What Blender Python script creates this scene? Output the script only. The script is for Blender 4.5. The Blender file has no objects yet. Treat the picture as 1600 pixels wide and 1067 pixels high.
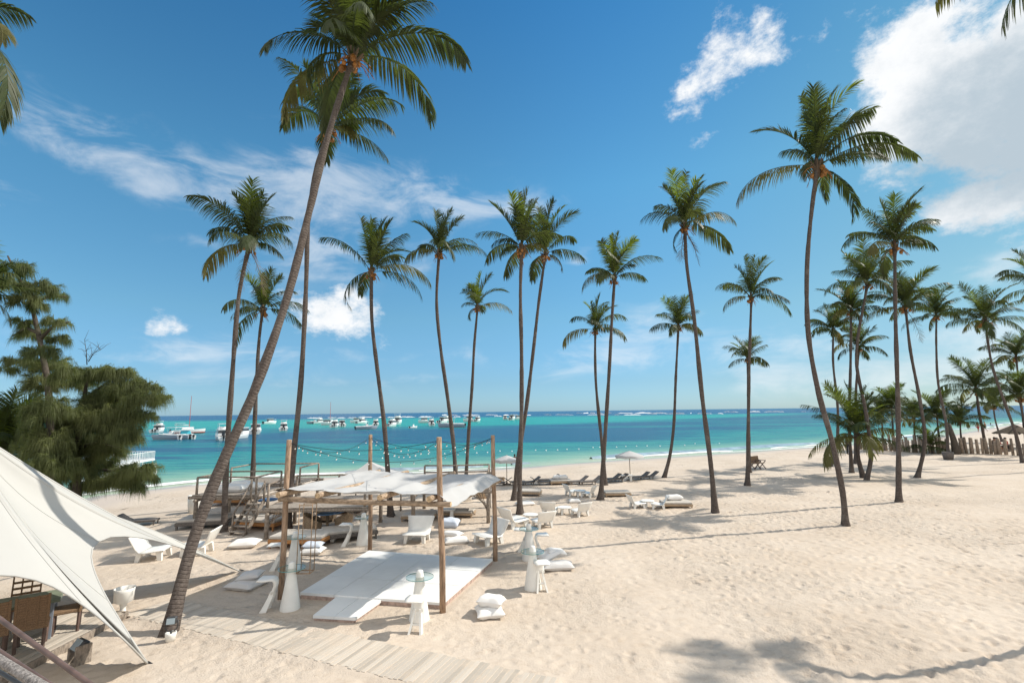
import bpy, math, random
import numpy as np
from mathutils import Matrix, Vector, Euler

R = math.radians
random.seed(7)
rng = np.random.default_rng(7)
sc = bpy.context.scene
COL = sc.collection

# ------------------------------------------------------------------ camera
CAM_H = 4.6
F = 770.0                     # focal length in photograph pixels (1600 wide)
cam_d = bpy.data.cameras.new('camera')
cam = bpy.data.objects.new('camera', cam_d)
COL.objects.link(cam)
cam_d.sensor_width = 36.0
cam_d.lens = 36.0 * F / 1600.0
cam_d.clip_end = 60000
cam_d.clip_start = 0.05
CR = Matrix.Rotation(R(90 + 8.09), 3, 'X') @ Matrix.Rotation(R(-0.7), 3, 'Z')
cam.matrix_world = Matrix.Translation((0, 0, CAM_H)) @ CR.to_4x4()
sc.camera = cam

# ------------------------------------------------------------------ world: sky and clouds
SUN_EL = 43.0
SUN_DIR = Vector((0.965 * math.cos(R(SUN_EL)), 0.262 * math.cos(R(SUN_EL)), math.sin(R(SUN_EL)))).normalized()
SUN_AZ = math.atan2(SUN_DIR.x, SUN_DIR.y)
W = bpy.data.worlds.new("World")
sc.world = W
W.use_nodes = True
nt = W.node_tree
nt.nodes.clear()
def N(nt, t, **kw):
    n = nt.nodes.new(t)
    for k, v in kw.items():
        setattr(n, k, v)
    return n
def MATH(nt, op, a, b=None, c=None, clamp=False):
    n = nt.nodes.new('ShaderNodeMath'); n.operation = op; n.use_clamp = clamp
    for i, v in enumerate((a, b, c)):
        if v is None: continue
        if isinstance(v, (int, float)): n.inputs[i].default_value = v
        else: nt.links.new(v, n.inputs[i])
    return n.outputs[0]
def VEC(nt, x, y, z):
    n = nt.nodes.new('ShaderNodeCombineXYZ')
    for i, v in enumerate((x, y, z)):
        if isinstance(v, (int, float)): n.inputs[i].default_value = v
        else: nt.links.new(v, n.inputs[i])
    return n.outputs[0]
def NOISE(nt, vec, scale, detail=5, rough=0.55, dist=0.0):
    n = nt.nodes.new('ShaderNodeTexNoise')
    n.inputs['Scale'].default_value = scale
    n.inputs['Detail'].default_value = detail
    n.inputs['Roughness'].default_value = rough
    n.inputs['Distortion'].default_value = dist
    if vec is not None: nt.links.new(vec, n.inputs['Vector'])
    return n.outputs['Fac']
def MIX(nt, fac, a, b, blend='MIX'):
    n = nt.nodes.new('ShaderNodeMix'); n.data_type = 'RGBA'; n.blend_type = blend
    for s, v in (('Factor', fac), ('A', a), ('B', b)):
        sock = [i for i in n.inputs if i.name == s and i.type == ('VALUE' if s == 'Factor' else 'RGBA')][0]
        if isinstance(v, (int, float)): sock.default_value = v
        elif isinstance(v, tuple): sock.default_value = (*v, 1) if len(v) == 3 else v
        else: nt.links.new(v, sock)
    return [o for o in n.outputs if o.type == 'RGBA'][0]
def SMOOTH(nt, v, a, b):
    n = nt.nodes.new('ShaderNodeMapRange'); n.interpolation_type = 'SMOOTHSTEP'
    nt.links.new(v, n.inputs[0]); n.inputs[1].default_value = a; n.inputs[2].default_value = b
    return n.outputs[0]

sky = N(nt, 'ShaderNodeTexSky', sky_type='NISHITA')
sky.sun_disc = False
sky.sun_elevation = R(SUN_EL)
sky.sun_rotation = SUN_AZ
sky.air_density = 1.0
sky.dust_density = 0.3
sky.ozone_density = 1.0
SKY_STRENGTH = 0.1
tc = N(nt, 'ShaderNodeTexCoord')
sep = N(nt, 'ShaderNodeSeparateXYZ')
nt.links.new(tc.outputs['Generated'], sep.inputs[0])
AZ = MATH(nt, 'ARCTAN2', sep.outputs[0], sep.outputs[1])
EL = MATH(nt, 'ARCSINE', sep.outputs[2])
def ray_dir(u, v):
    d = CR @ Vector(((u - 800) / F, -(v - 533.5) / F, -1))
    return d.normalized()
def azel(u, v):
    d = ray_dir(u, v)
    return math.atan2(d.x, d.y), math.asin(d.z)
# stretched direction coordinates carry the cloud texture
p_fine = VEC(nt, AZ, MATH(nt, 'MULTIPLY', EL, 1.5), 0.0)
warp = NOISE(nt, p_fine, 3.0, 4)
AZw = MATH(nt, 'ADD', AZ, MATH(nt, 'MULTIPLY', MATH(nt, 'SUBTRACT', warp, 0.5), 0.10))
warp2 = NOISE(nt, VEC(nt, AZ, EL, 4.7), 4.0, 4)
ELw = MATH(nt, 'ADD', EL, MATH(nt, 'MULTIPLY', MATH(nt, 'SUBTRACT', warp2, 0.5), 0.08))
n_puff = MATH(nt, 'ADD', MATH(nt, 'MULTIPLY', NOISE(nt, p_fine, 5.0, 12, 0.62, 0.15), .60), MATH(nt, 'MULTIPLY', NOISE(nt, p_fine, 17.0, 10, 0.68, 0.1), .40))
n_wisp = NOISE(nt, VEC(nt, MATH(nt, 'MULTIPLY', AZ, 1.0), MATH(nt, 'MULTIPLY', EL, 2.6), 2.0), 6.0, 10, 0.62, 0.5)
# (u, v, half-width px, half-height px, tilt deg, weight, wispiness)
CLOUDS = [
    (1405, 135, 75, 75, 40, .62, 0), (1530, 90, 150, 100, 0, .66, 0), (1500, 190, 120, 90, 0, .46, 0), (1560, 285, 105, 75, 0, .58, 0), (1650, 170, 120, 190, 0, .7, 0),
    (1440, 30, 110, 32, 35, .48, 0), (1345, 205, 60, 45, 0, .34, 0), (1385, 265, 90, 35, 0, .34, 0), (1275, 75, 40, 20, 30, .3, 0),
    (1140, 90, 74, 52, 40, .58, 0), (1080, 145, 40, 32, 0, .46, 0), (1200, 85, 30, 45, -20, .40, 0), (1120, 212, 46, 17, 12, .46, 0), (1215, 215, 50, 20, 0, .3, 0),
    (1410, 45, 60, 18, 35, .55, 1),
    (90, 225, 150, 45, -12, .40, 1), (260, 268, 150, 36, -20, .42, 1), (470, 290, 110, 55, -5, .50, 1), (330, 315, 80, 18, 5, .42, 1),
    (20, 298, 55, 20, 0, .4, 1), (640, 300, 130, 40, 0, .5, 1), (800, 325, 100, 26, 0, .42, 1), (560, 350, 110, 40, 0, .45, 1),
    (545, 488, 74, 44, 0, .86, 0), (1505, 335, 80, 26, 0, .55, 0), (515, 415, 80, 30, 0, .6, 1), (275, 512, 52, 20, -10, .52, 0), (320, 392, 55, 9, 0, .3, 1), (640, 415, 40, 14, 0, .3, 1),
    (380, 535, 40, 25, 0, .25, 1), (215, 558, 110, 8, 0, .35, 1), (905, 412, 16, 15, 0, .4, 1),
    (1550, 415, 90, 20, 12, .75, 1), (1560, 440, 60, 12, 12, .4, 1), (1020, 520, 150, 30, 8, .56, 1), (1240, 575, 110, 34, 0, .62, 1), (1490, 545, 150, 30, 5, .60, 1), (1420, 590, 160, 22, 0, .5, 1), (1180, 600, 60, 25, 0, .35, 0), (1520, 510, 90, 12, 8, .35, 1),
    (900, 565, 420, 20, 0, .42, 1), (420, 600, 300, 14, 0, .35, 1), (300, 545, 200, 16, 0, .35, 1),
]
puff = wisp = None
for (u, v, ru, rv, tilt, wt, wi) in CLOUDS:
    a0, e0 = azel(u, v)
    a1, _ = azel(u + ru, v); _, e1 = azel(u, v - rv)
    sa, se = abs(a1 - a0), abs(e1 - e0)
    da = MATH(nt, 'SUBTRACT', AZw, a0); de = MATH(nt, 'SUBTRACT', ELw, e0)
    if tilt:
        c, s = math.cos(R(tilt)), math.sin(R(tilt))
        da, de = (MATH(nt, 'ADD', MATH(nt, 'MULTIPLY', da, c), MATH(nt, 'MULTIPLY', de, s)),
                  MATH(nt, 'ADD', MATH(nt, 'MULTIPLY', da, -s), MATH(nt, 'MULTIPLY', de, c)))
    q = MATH(nt, 'ADD', MATH(nt, 'POWER', MATH(nt, 'ABSOLUTE', MATH(nt, 'DIVIDE', da, sa)), 2.0),
             MATH(nt, 'POWER', MATH(nt, 'ABSOLUTE', MATH(nt, 'DIVIDE', de, se)), 2.0))
    g = MATH(nt, 'MULTIPLY', MATH(nt, 'EXPONENT', MATH(nt, 'MULTIPLY', q, -0.8)), wt)
    if wi: wisp = g if wisp is None else MATH(nt, 'ADD', wisp, g)
    else: puff = g if puff is None else MATH(nt, 'ADD', puff, g)
d_puff = SMOOTH(nt, MATH(nt, 'ADD', puff, MATH(nt, 'MULTIPLY', MATH(nt, 'SUBTRACT', n_puff, 0.5), 3.0)), 0.34, 0.86)
d_wisp = SMOOTH(nt, MATH(nt, 'ADD', wisp, MATH(nt, 'MULTIPLY', MATH(nt, 'SUBTRACT', n_wisp, 0.5), 3.0)), 0.14, 1.15)
d_wisp = MATH(nt, 'MULTIPLY', d_wisp, MATH(nt, 'MINIMUM', MATH(nt, 'MULTIPLY', wisp, 1.2), 0.46))
dens = MATH(nt, 'MAXIMUM', d_puff, d_wisp)
# thick cloud is greyer where it is deep
a0, e0 = azel(1590, 215)
core = MATH(nt, 'ADD', MATH(nt, 'POWER', MATH(nt, 'ABSOLUTE', MATH(nt, 'DIVIDE', MATH(nt, 'SUBTRACT', AZ, a0), .16)), 2.0), MATH(nt, 'POWER', MATH(nt, 'ABSOLUTE', MATH(nt, 'DIVIDE', MATH(nt, 'SUBTRACT', EL, e0), .13)), 2.0))
core = MATH(nt, 'EXPONENT', MATH(nt, 'MULTIPLY', core, -1.0))
shade_n = NOISE(nt, VEC(nt, AZ, MATH(nt, 'MULTIPLY', EL, 1.3), 9.0), 9.0, 10, .66)
body = SMOOTH(nt, MATH(nt, 'ADD', MATH(nt, 'MULTIPLY', core, 1.05), MATH(nt, 'MULTIPLY', MATH(nt, 'SUBTRACT', shade_n, .5), 1.6)), -.05, .95)
cloud_col = MIX(nt, body, (0.71, 0.72, 0.73), (0.36, 0.43, 0.485))
hs = N(nt, 'ShaderNodeHueSaturation')
hs.inputs['Saturation'].default_value = 1.0
hs.inputs['Value'].default_value = 1.0
nt.links.new(sky.outputs[0], hs.inputs['Color'])
scl = MIX(nt, 1.0, cloud_col, (1 / SKY_STRENGTH, 1 / SKY_STRENGTH, 1 / SKY_STRENGTH), 'MULTIPLY')
# clear tropical air: the blue deepens with height
grade = N(nt, 'ShaderNodeValToRGB')
nt.links.new(EL, grade.inputs[0])
ge = grade.color_ramp.elements
ge[0].position = 0.0; ge[0].color = (.40, .68, 1.16, 1)
ge[1].position = 0.75; ge[1].color = (.27, .81, 1.06, 1)
for p_, c_ in ((.056, (.39, .63, .93)), (.185, (.49, .81, .91)), (.436, (.47, 1.0, 1.10))):
    k_ = ge.new(p_); k_.color = (*c_, 1)
graded = MIX(nt, 1.0, sky.outputs[0], grade.outputs[0], 'MULTIPLY')
graded = MIX(nt, 1.0, graded, MIX(nt, SMOOTH(nt, sep.outputs[0], .1, .75), (1.0, 1.0, 1.0), (1.02, .84, .70)), 'MULTIPLY')
# unseen cloud added behind the viewpoint and overhead to give neutral fill light
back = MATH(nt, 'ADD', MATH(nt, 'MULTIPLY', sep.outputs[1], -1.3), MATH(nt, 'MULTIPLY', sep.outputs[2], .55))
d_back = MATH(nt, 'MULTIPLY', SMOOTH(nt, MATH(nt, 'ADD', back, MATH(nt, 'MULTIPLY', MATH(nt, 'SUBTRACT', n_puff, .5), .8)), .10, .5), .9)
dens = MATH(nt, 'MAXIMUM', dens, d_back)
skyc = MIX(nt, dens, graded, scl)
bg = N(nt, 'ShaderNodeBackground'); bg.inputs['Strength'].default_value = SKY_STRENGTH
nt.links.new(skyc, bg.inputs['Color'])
wo = N(nt, 'ShaderNodeOutputWorld'); nt.links.new(bg.outputs[0], wo.inputs[0])

sun_d = bpy.data.lights.new('sun', 'SUN'); sun_d.energy = 3.6; sun_d.angle = R(0.5); sun_d.color = (1.0, 0.94, 0.84)
sun = bpy.data.objects.new('sun', sun_d); COL.objects.link(sun)
sun.rotation_euler = SUN_DIR.to_track_quat('Z', 'Y').to_euler()
sun.location = (30, 10, 40)

sc.cycles.use_denoising = True
sc.cycles.max_bounces = 6
sc.cycles.sample_clamp_indirect = 4.0
sc.view_settings.view_transform = 'Standard'
sc.view_settings.look = 'None'
sc.view_settings.exposure = 0.49
sc.view_settings.gamma = 1.0

# ------------------------------------------------------------------ terrain functions
SEA_Z = -0.6
SHORE_PX = [(-60, 830), (150, 775), (300, 757), (450, 748), (600, 742), (820, 730), (950, 720), (1100, 711), (1270, 699), (1400, 690), (1480, 681), (1545, 669), (1600, 661)]
def plane_hit(u, v, z):
    d = CR @ Vector(((u - 800) / F, -(v - 533.5) / F, -1))
    t = (z - CAM_H) / d.z
    return Vector((d.x * t, d.y * t, z))
SHORE = [plane_hit(u, v, SEA_Z).to_2d() for u, v in SHORE_PX]
SHORE = [Vector((-60, -300)), Vector((-44, -40))] + SHORE + [Vector((260, 215)), Vector((700, 420)), Vector((3000, 700))]
SH = np.array([tuple(p) for p in SHORE])
def shore_dist(X, Y):
    """signed distance to the waterline, inland positive"""
    X = np.asarray(X, float); Y = np.asarray(Y, float)
    best = np.full(X.shape, 1e18); sgn = np.ones(X.shape)
    for a, b in zip(SH[:-1], SH[1:]):
        ab = b - a; L2 = (ab ** 2).sum()
        t = np.clip(((X - a[0]) * ab[0] + (Y - a[1]) * ab[1]) / L2, 0, 1)
        dx = X - (a[0] + t * ab[0]); dy = Y - (a[1] + t * ab[1])
        d2 = dx * dx + dy * dy
        cr = ab[0] * (Y - a[1]) - ab[1] * (X - a[0])
        m = d2 < best
        best = np.where(m, d2, best); sgn = np.where(m, np.where(cr > 0, -1.0, 1.0), sgn)
    return np.sqrt(best) * sgn
def smax0(d):   # beach profile
    z = SEA_Z + 0.062 * d
    return np.where(d < 0, np.maximum(SEA_Z + 0.05 * d, -5.0), np.minimum(0.0, z) - 0.05 * np.exp(-((d - 9.7) / 3.0) ** 2))
def gz(x, y):
    return float(smax0(shore_dist(np.array([x]), np.array([y])))[0])
def G(u, v):
    """ground point seen at a photograph pixel"""
    z = 0.0
    for _ in range(6):
        p = plane_hit(u, v, z); z = gz(p.x, p.y)
    p.z = z
    return p
def S(u, v):
    return plane_hit(u, v, SEA_Z)
def At(u, v, Y):
    d = CR @ Vector(((u - 800) / F, -(v - 533.5) / F, -1))
    t = Y / d.y
    return Vector((d.x * t, Y, CAM_H + d.z * t))

# ------------------------------------------------------------------ object helpers
def link(o, parent=None):
    COL.objects.link(o)
    if parent is not None: o.parent = parent
    return o
def tag(o, label, cat, group=None):
    o['label'] = label; o['category'] = cat
    if group: o['group'] = group
    return o
def thing(name, label, cat, loc=(0, 0, 0), rz=0.0, group=None):
    o = bpy.data.objects.new(name, None)
    o.empty_display_size = 0.2
    COL.objects.link(o)
    o.location = loc; o.rotation_euler = (0, 0, rz)
    return tag(o, label, cat, group)
def mesh_obj(name, verts, faces, mat, parent=None, smooth=False, uvs=None):
    me = bpy.data.meshes.new(name)
    me.from_pydata([tuple(v) for v in verts], [], [tuple(f) for f in faces])
    if mat is not None: me.materials.append(mat)
    if smooth:
        me.polygons.foreach_set('use_smooth', [True] * len(me.polygons))
    if uvs is not None:
        ul = me.uv_layers.new(name='UVMap')
        li = np.empty(len(me.loops), dtype=np.int32); me.loops.foreach_get('vertex_index', li)
        ul.data.foreach_set('uv', np.asarray(uvs, dtype=np.float32)[li].ravel())
    me.update()
    o = bpy.data.objects.new(name, me)
    return link(o, parent)
def copy_tree(o, parent=None):
    c = o.copy(); COL.objects.link(c)
    if parent is not None: c.parent = parent
    for ch in list(o.children): copy_tree(ch, c)
    return c

class MB:
    """collects shapes into one mesh"""
    def __init__(s): s.v = []; s.f = []
    def add(s, vs, fs):
        o = len(s.v); s.v += [Vector(p) for p in vs]; s.f += [tuple(i + o for i in f) for f in fs]
        return s
    def box(s, c, size, rot=None, taper=1.0, bev=0.0):
        hx, hy, hz = size[0] / 2, size[1] / 2, size[2] / 2
        if bev <= 0: bev = min(hx, hy, hz) * 0.12
        b = min(bev, hx * .45, hy * .45, hz * .45)
        # chamfered box: 24 vertices
        vs = []; idx = {}
        for sx in (-1, 1):
            for sy in (-1, 1):
                for sz in (-1, 1):
                    k = taper if sz > 0 else 1.0
                    for ax in range(3):
                        p = [sx * (hx - (b if ax != 0 else 0)), sy * (hy - (b if ax != 1 else 0)), sz * (hz - (b if ax != 2 else 0))]
                        p[0] *= k; p[1] *= k
                        idx[(sx, sy, sz, ax)] = len(vs); vs.append(Vector(p))
        I = lambda *a: idx[a]
        fs = []
        for sg in (-1, 1):
            fs.append([I(sg, -1, -1, 0), I(sg, 1, -1, 0), I(sg, 1, 1, 0), I(sg, -1, 1, 0)][::sg])
            fs.append([I(-1, sg, -1, 1), I(-1, sg, 1, 1), I(1, sg, 1, 1), I(1, sg, -1, 1)][::sg])
            fs.append([I(-1, -1, sg, 2), I(1, -1, sg, 2), I(1, 1, sg, 2), I(-1, 1, sg, 2)][::sg])
        for a in (-1, 1):
            for c2 in (-1, 1):
                fs.append([I(-1, a, c2, 1), I(1, a, c2, 1), I(1, a, c2, 2), I(-1, a, c2, 2)])
                fs.append([I(a, -1, c2, 0), I(a, 1, c2, 0), I(a, 1, c2, 2), I(a, -1, c2, 2)])
                fs.append([I(a, c2, -1, 0), I(a, c2, 1, 0), I(a, c2, 1, 1), I(a, c2, -1, 1)])
                for d in (-1, 1): fs.append([I(a, c2, d, 0), I(a, c2, d, 1), I(a, c2, d, 2)])
        M = (rot.to_3x3() if isinstance(rot, Matrix) else Euler(rot).to_matrix()) if rot is not None else None
        c = Vector(c)
        s.add([(M @ p if M else p) + c for p in vs], fs)
        return s
    def bar(s, a, b, w, h=None, up=(0, 0, 1)):
        """square bar from a to b"""
        a = Vector(a); b = Vector(b); h = h or w
        d = b - a; L = d.length
        if L < 1e-6: return s
        x = d / L; y = Vector(up).cross(x)
        if y.length < 1e-3: y = Vector((0, 1, 0)).cross(x)
        y.normalize(); z = x.cross(y)
        M = Matrix((x, y, z)).transposed()
        return s.box((a + b) / 2, (L, w, h), M)
    def tube(s, pts, rad, n=8, cap=True):
        pts = [Vector(p) for p in pts]
        if not hasattr(rad, '__len__'): rad = [rad] * len(pts)
        rings = []; up = None
        for i, p in enumerate(pts):
            d = (pts[min(i + 1, len(pts) - 1)] - pts[max(i - 1, 0)])
            d = d.normalized() if d.length > 1e-9 else Vector((0, 0, 1))
            if up is None: up = Vector((0, 0, 1)) if abs(d.z) < .9 else Vector((1, 0, 0))
            x = up - d * up.dot(d); x.normalize(); up = x
            y = d.cross(x)
            rings.append([p + (x * math.cos(2 * math.pi * k / n) + y * math.sin(2 * math.pi * k / n)) * rad[i] for k in range(n)])
        vs = [q for r in rings for q in r]; fs = []
        for i in range(len(rings) - 1):
            for k in range(n):
                k2 = (k + 1) % n
                fs.append((i * n + k, i * n + k2, (i + 1) * n + k2, (i + 1) * n + k))
        if cap:
            fs.append(tuple(range(n))[::-1]); fs.append(tuple((len(rings) - 1) * n + k for k in range(n)))
        return s.add(vs, fs)
    def lathe(s, prof, c=(0, 0, 0), n=24, sx=1.0, sy=1.0):
        c = Vector(c); vs = []; fs = []
        for r, z in prof:
            for k in range(n):
                a = 2 * math.pi * k / n
                vs.append(c + Vector((r * math.cos(a) * sx, r * math.sin(a) * sy, z)))
        m = len(prof)
        for i in range(m - 1):
            for k in range(n):
                k2 = (k + 1) % n
                fs.append((i * n + k, i * n + k2, (i + 1) * n + k2, (i + 1) * n + k))
        fs.append(tuple(range(n))[::-1]); fs.append(tuple((m - 1) * n + k for k in range(n)))
        return s.add(vs, fs)
    def slab(s, path, width, thick, axis_y=True):
        """strip following path [(x,z)...] with half-widths, extruded along y with thickness"""
        n = len(path)
        W_ = width if hasattr(width, '__len__') else [width] * n
        T_ = thick if hasattr(thick, '__len__') else [thick] * n
        vs = []
        for i, (x, z) in enumerate(path):
            a = Vector(path[max(i - 1, 0)]); b = Vector(path[min(i + 1, n - 1)])
            d = (b - a).normalized(); nn = Vector((-d.y, d.x))
            for sd in (1, -1):
                for k in (-1, -.55, 0, .55, 1):
                    e = T_[i] * (.30 if abs(k) == 1 else .5)
                    vs.append((x + nn.x * sd * e, k * W_[i], z + nn.y * sd * e))
        fs = []
        for i in range(n - 1):
            o = i * 10; q = o + 10
            for k in range(4):
                fs.append((o + k, o + k + 1, q + k + 1, q + k)); fs.append((o + 5 + k + 1, o + 5 + k, q + 5 + k, q + 5 + k + 1))
            fs.append((o, q, q + 5, o + 5)); fs.append((o + 4, o + 9, q + 9, q + 4))
        for o in (0, (n - 1) * 10):
            for k in range(4): fs.append((o + k, o + k + 1, o + 5 + k + 1, o + 5 + k))
        return s.add(vs, fs)
    def pillow(s, c, sx, sy, t, rot=(0, 0, 0), n=12, seed=0):
        rr = random.Random(seed); M = Euler(rot).to_matrix(); c = Vector(c)
        ph = [rr.uniform(0, 6.28) for _ in range(4)]
        vs = []; fs = []
        for sd in (1, -1):
            for j in range(n + 1):
                for i in range(n + 1):
                    u = -1 + 2 * i / n; v = -1 + 2 * j / n
                    hgt = (max(0, 1 - u ** 4) * max(0, 1 - v ** 4)) ** .55
                    pin = 1 - .10 * (1 - u * u) * abs(v) ** 3; pin2 = 1 - .10 * (1 - v * v) * abs(u) ** 3
                    w = 1 + .10 * math.sin(5 * u + ph[0]) * math.sin(4 * v + ph[1]) + .05 * math.sin(11 * u * v + ph[2])
                    vs.append(M @ Vector((u * sx / 2 * pin2, v * sy / 2 * pin, sd * t / 2 * hgt * w)) + c)
        m = (n + 1) ** 2
        for j in range(n):
            for i in range(n):
                a = j * (n + 1) + i
                fs.append((a, a + 1, a + n + 2, a + n + 1)); fs.append((m + a, m + a + n + 1, m + a + n + 2, m + a + 1))
        return s.add(vs, fs)
    def build(s, name, mat, parent=None, smooth=False, uvs=None):
        return mesh_obj(name, s.v, s.f, mat, parent, smooth, uvs)

# ------------------------------------------------------------------ materials
def mat(name, col=(.5, .5, .5), rough=.6, spec=.5, metal=0.0, trans=0.0, nscale=0.0, namt=0.25, bump=0.0, bscale=20, sub=0.0, vary=0.0, coords='Object', stretch=None):
    m = bpy.data.materials.new(name); m.use_nodes = True
    t = m.node_tree; b = t.nodes['Principled BSDF']
    b.inputs['Base Color'].default_value = (*col, 1); b.inputs['Roughness'].default_value = rough
    b.inputs['Specular IOR Level'].default_value = spec; b.inputs['Metallic'].default_value = metal
    b.inputs['Transmission Weight'].default_value = trans
    tcn = N(t, 'ShaderNodeTexCoord'); vec = tcn.outputs[coords]
    if stretch:
        mp = N(t, 'ShaderNodeMapping'); mp.inputs['Scale'].default_value = stretch
        t.links.new(vec, mp.inputs[0]); vec = mp.outputs[0]
    c = None
    if nscale:
        nf = NOISE(t, vec, nscale, 6, .6)
        c = MIX(t, SMOOTH(t, nf, .3, .7), tuple(x * (1 - namt) for x in col), tuple(min(1, x * (1 + namt)) for x in col))
    if vary:
        oi = N(t, 'ShaderNodeObjectInfo'); h = N(t, 'ShaderNodeHueSaturation')
        t.links.new(MATH(t, 'ADD', 1 - vary, MATH(t, 'MULTIPLY', oi.outputs['Random'], 2 * vary)), h.inputs['Value'])
        if c is None: h.inputs['Color'].default_value = (*col, 1)
        else: t.links.new(c, h.inputs['Color'])
        c = h.outputs[0]
    if c is not None: t.links.new(c, b.inputs['Base Color'])
    if bump:
        bn = N(t, 'ShaderNodeBump'); bn.inputs['Strength'].default_value = bump; bn.inputs['Distance'].default_value = .02
        t.links.new(NOISE(t, vec, bscale, 5, .6), bn.inputs['Height']); t.links.new(bn.outputs[0], b.inputs['Normal'])
    return m

def mat_frond(name, c1, c2, rough=.5, tr=.38, spec=.35):
    m = bpy.data.materials.new(name); m.use_nodes = True
    t = m.node_tree; b = t.nodes['Principled BSDF']; out = t.nodes['Material Output']
    oi = N(t, 'ShaderNodeObjectInfo')
    g = N(t, 'ShaderNodeNewGeometry')
    nf = NOISE(t, g.outputs['Position'], 2.5, 3)
    f = MATH(t, 'ADD', MATH(t, 'MULTIPLY', oi.outputs['Random'], .6), MATH(t, 'MULTIPLY', nf, .5), clamp=True)
    c = MIX(t, f, c1, c2)
    t.links.new(c, b.inputs['Base Color']); b.inputs['Roughness'].default_value = rough; b.inputs['Specular IOR Level'].default_value = spec
    tl = N(t, 'ShaderNodeBsdfTranslucent')
    t.links.new(MIX(t, 1.0, c, (1.5, 1.6, .7), 'MULTIPLY'), tl.inputs['Color'])
    mx = N(t, 'ShaderNodeMixShader'); mx.inputs[0].default_value = tr
    t.links.new(b.outputs[0], mx.inputs[1]); t.links.new(tl.outputs[0], mx.inputs[2]); t.links.new(mx.outputs[0], out.inputs[0])
    return m
M = {}
M['frond'] = mat_frond('palm_green', (.030, .046, .015), (.088, .106, .036))
M['frond_young'] = mat_frond('palm_bright_green', (.085, .125, .02), (.17, .20, .035), tr=.45)
M['frond_old'] = mat_frond('palm_olive_yellow', (.085, .090, .028), (.17, .15, .05), tr=.35)
M['frond_dead'] = mat_frond('palm_dry_brown', (.10, .07, .05), (.19, .14, .095), tr=.15, spec=.1)
M['needles'] = mat_frond('casuarina_green', (.080, .104, .046), (.20, .215, .10), rough=.6, tr=.45, spec=.2)
M['coconut'] = mat('coconut_orange', (.30, .13, .03), .5, nscale=9, namt=.5)
M['barkc'] = mat('casuarina_bark', (.10, .085, .07), .9, .1, nscale=8, bump=.6)

def mat_trunk():
    m = bpy.data.materials.new('palm_bark'); m.use_nodes = True
    t = m.node_tree; b = t.nodes['Principled BSDF']
    uv = N(t, 'ShaderNodeUVMap'); uv.uv_map = 'UVMap'
    sp = N(t, 'ShaderNodeSeparateXYZ'); t.links.new(uv.outputs[0], sp.inputs[0])
    g = N(t, 'ShaderNodeNewGeometry')
    nz = NOISE(t, g.outputs['Position'], 3.0, 4)
    ring = MATH(t, 'FRACT', MATH(t, 'ADD', MATH(t, 'MULTIPLY', sp.outputs[1], 12.0), MATH(t, 'MULTIPLY', nz, 1.5)))
    groove = SMOOTH(t, MATH(t, 'ABSOLUTE', MATH(t, 'SUBTRACT', ring, .5)), .28, .5)
    fine = NOISE(t, g.outputs['Position'], 14, 6, .65)
    vert = NOISE(t, VEC(t, MATH(t, 'MULTIPLY', sp.outputs[0], 26), MATH(t, 'MULTIPLY', sp.outputs[1], 3), 0.0), 1.0, 5)
    c = MIX(t, SMOOTH(t, fine, .3, .7), (.078, .062, .054), (.150, .124, .108))
    c = MIX(t, MATH(t, 'MULTIPLY', MATH(t, 'MULTIPLY', groove, .42), SMOOTH(t, NOISE(t, g.outputs['Position'], 2.2, 4), .25, .7)), c, (.055, .043, .037))
    c = MIX(t, MATH(t, 'MULTIPLY', SMOOTH(t, vert, .52, .7), .4), c, (.075, .057, .048))
    blot = SMOOTH(t, NOISE(t, g.outputs['Position'], 1.1, 3), .55, .72)
    c = MIX(t, MATH(t, 'MULTIPLY', blot, .35), c, (.24, .215, .19))
    t.links.new(c, b.inputs['Base Color']); b.inputs['Roughness'].default_value = .9; b.inputs['Specular IOR Level'].default_value = .15
    bn = N(t, 'ShaderNodeBump'); bn.inputs['Strength'].default_value = .5; bn.inputs['Distance'].default_value = .03
    t.links.new(MATH(t, 'ADD', MATH(t, 'MULTIPLY', groove, -1), MATH(t, 'MULTIPLY', fine, .7)), bn.inputs['Height'])
    t.links.new(bn.outputs[0], b.inputs['Normal'])
    return m
M['trunk'] = mat_trunk()

def wood(name, c, vary=.15, ns=(3, 3, 3)):
    m = mat(name, c, .85, .15, nscale=4, namt=.38, bump=.5, bscale=9, vary=vary, stretch=ns)
    return m
M['log'] = wood('pergola_log_wood', (.33, .225, .155), .1, (6, 6, 1))
M['logh'] = wood('pergola_beam_wood', (.36, .265, .185), .1, (2, 2, 6))
M['cut'] = mat('sawn_log_end', (.50, .36, .22), .8, .1, nscale=12, namt=.4)
M['deckwood'] = wood('weathered_deck_wood', (.30, .26, .22), .12, (2, 8, 8))
def mat_plank(name, c):
    m = mat(name, c, .85, .15); t = m.node_tree; b = t.nodes['Principled BSDF']
    g = N(t, 'ShaderNodeNewGeometry'); ri = g.outputs['Random Per Island']
    cc = MIX(t, ri, tuple(x * .82 for x in c), tuple(min(1, x * 1.18) for x in c))
    nz = NOISE(t, g.outputs['Position'], 2.2, 6, .65)
    cc = MIX(t, MATH(t, 'MULTIPLY', SMOOTH(t, nz, .45, .72), .55), cc, (.56, .46, .36))
    t.links.new(cc, b.inputs['Base Color'])
    bn = N(t, 'ShaderNodeBump'); bn.inputs['Strength'].default_value = .4; bn.inputs['Distance'].default_value = .01
    t.links.new(NOISE(t, g.outputs['Position'], 30, 4), bn.inputs['Height']); t.links.new(bn.outputs[0], b.inputs['Normal'])
    return m
M['plank'] = mat_plank('bleached_plank', (.48, .425, .36))
M['fencewood'] = wood('fence_log_wood', (.30, .235, .18), .2, (5, 5, 2))
M['greywood'] = wood('grey_timber', (.27, .225, .185), .12, (5, 5, 2))
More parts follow.
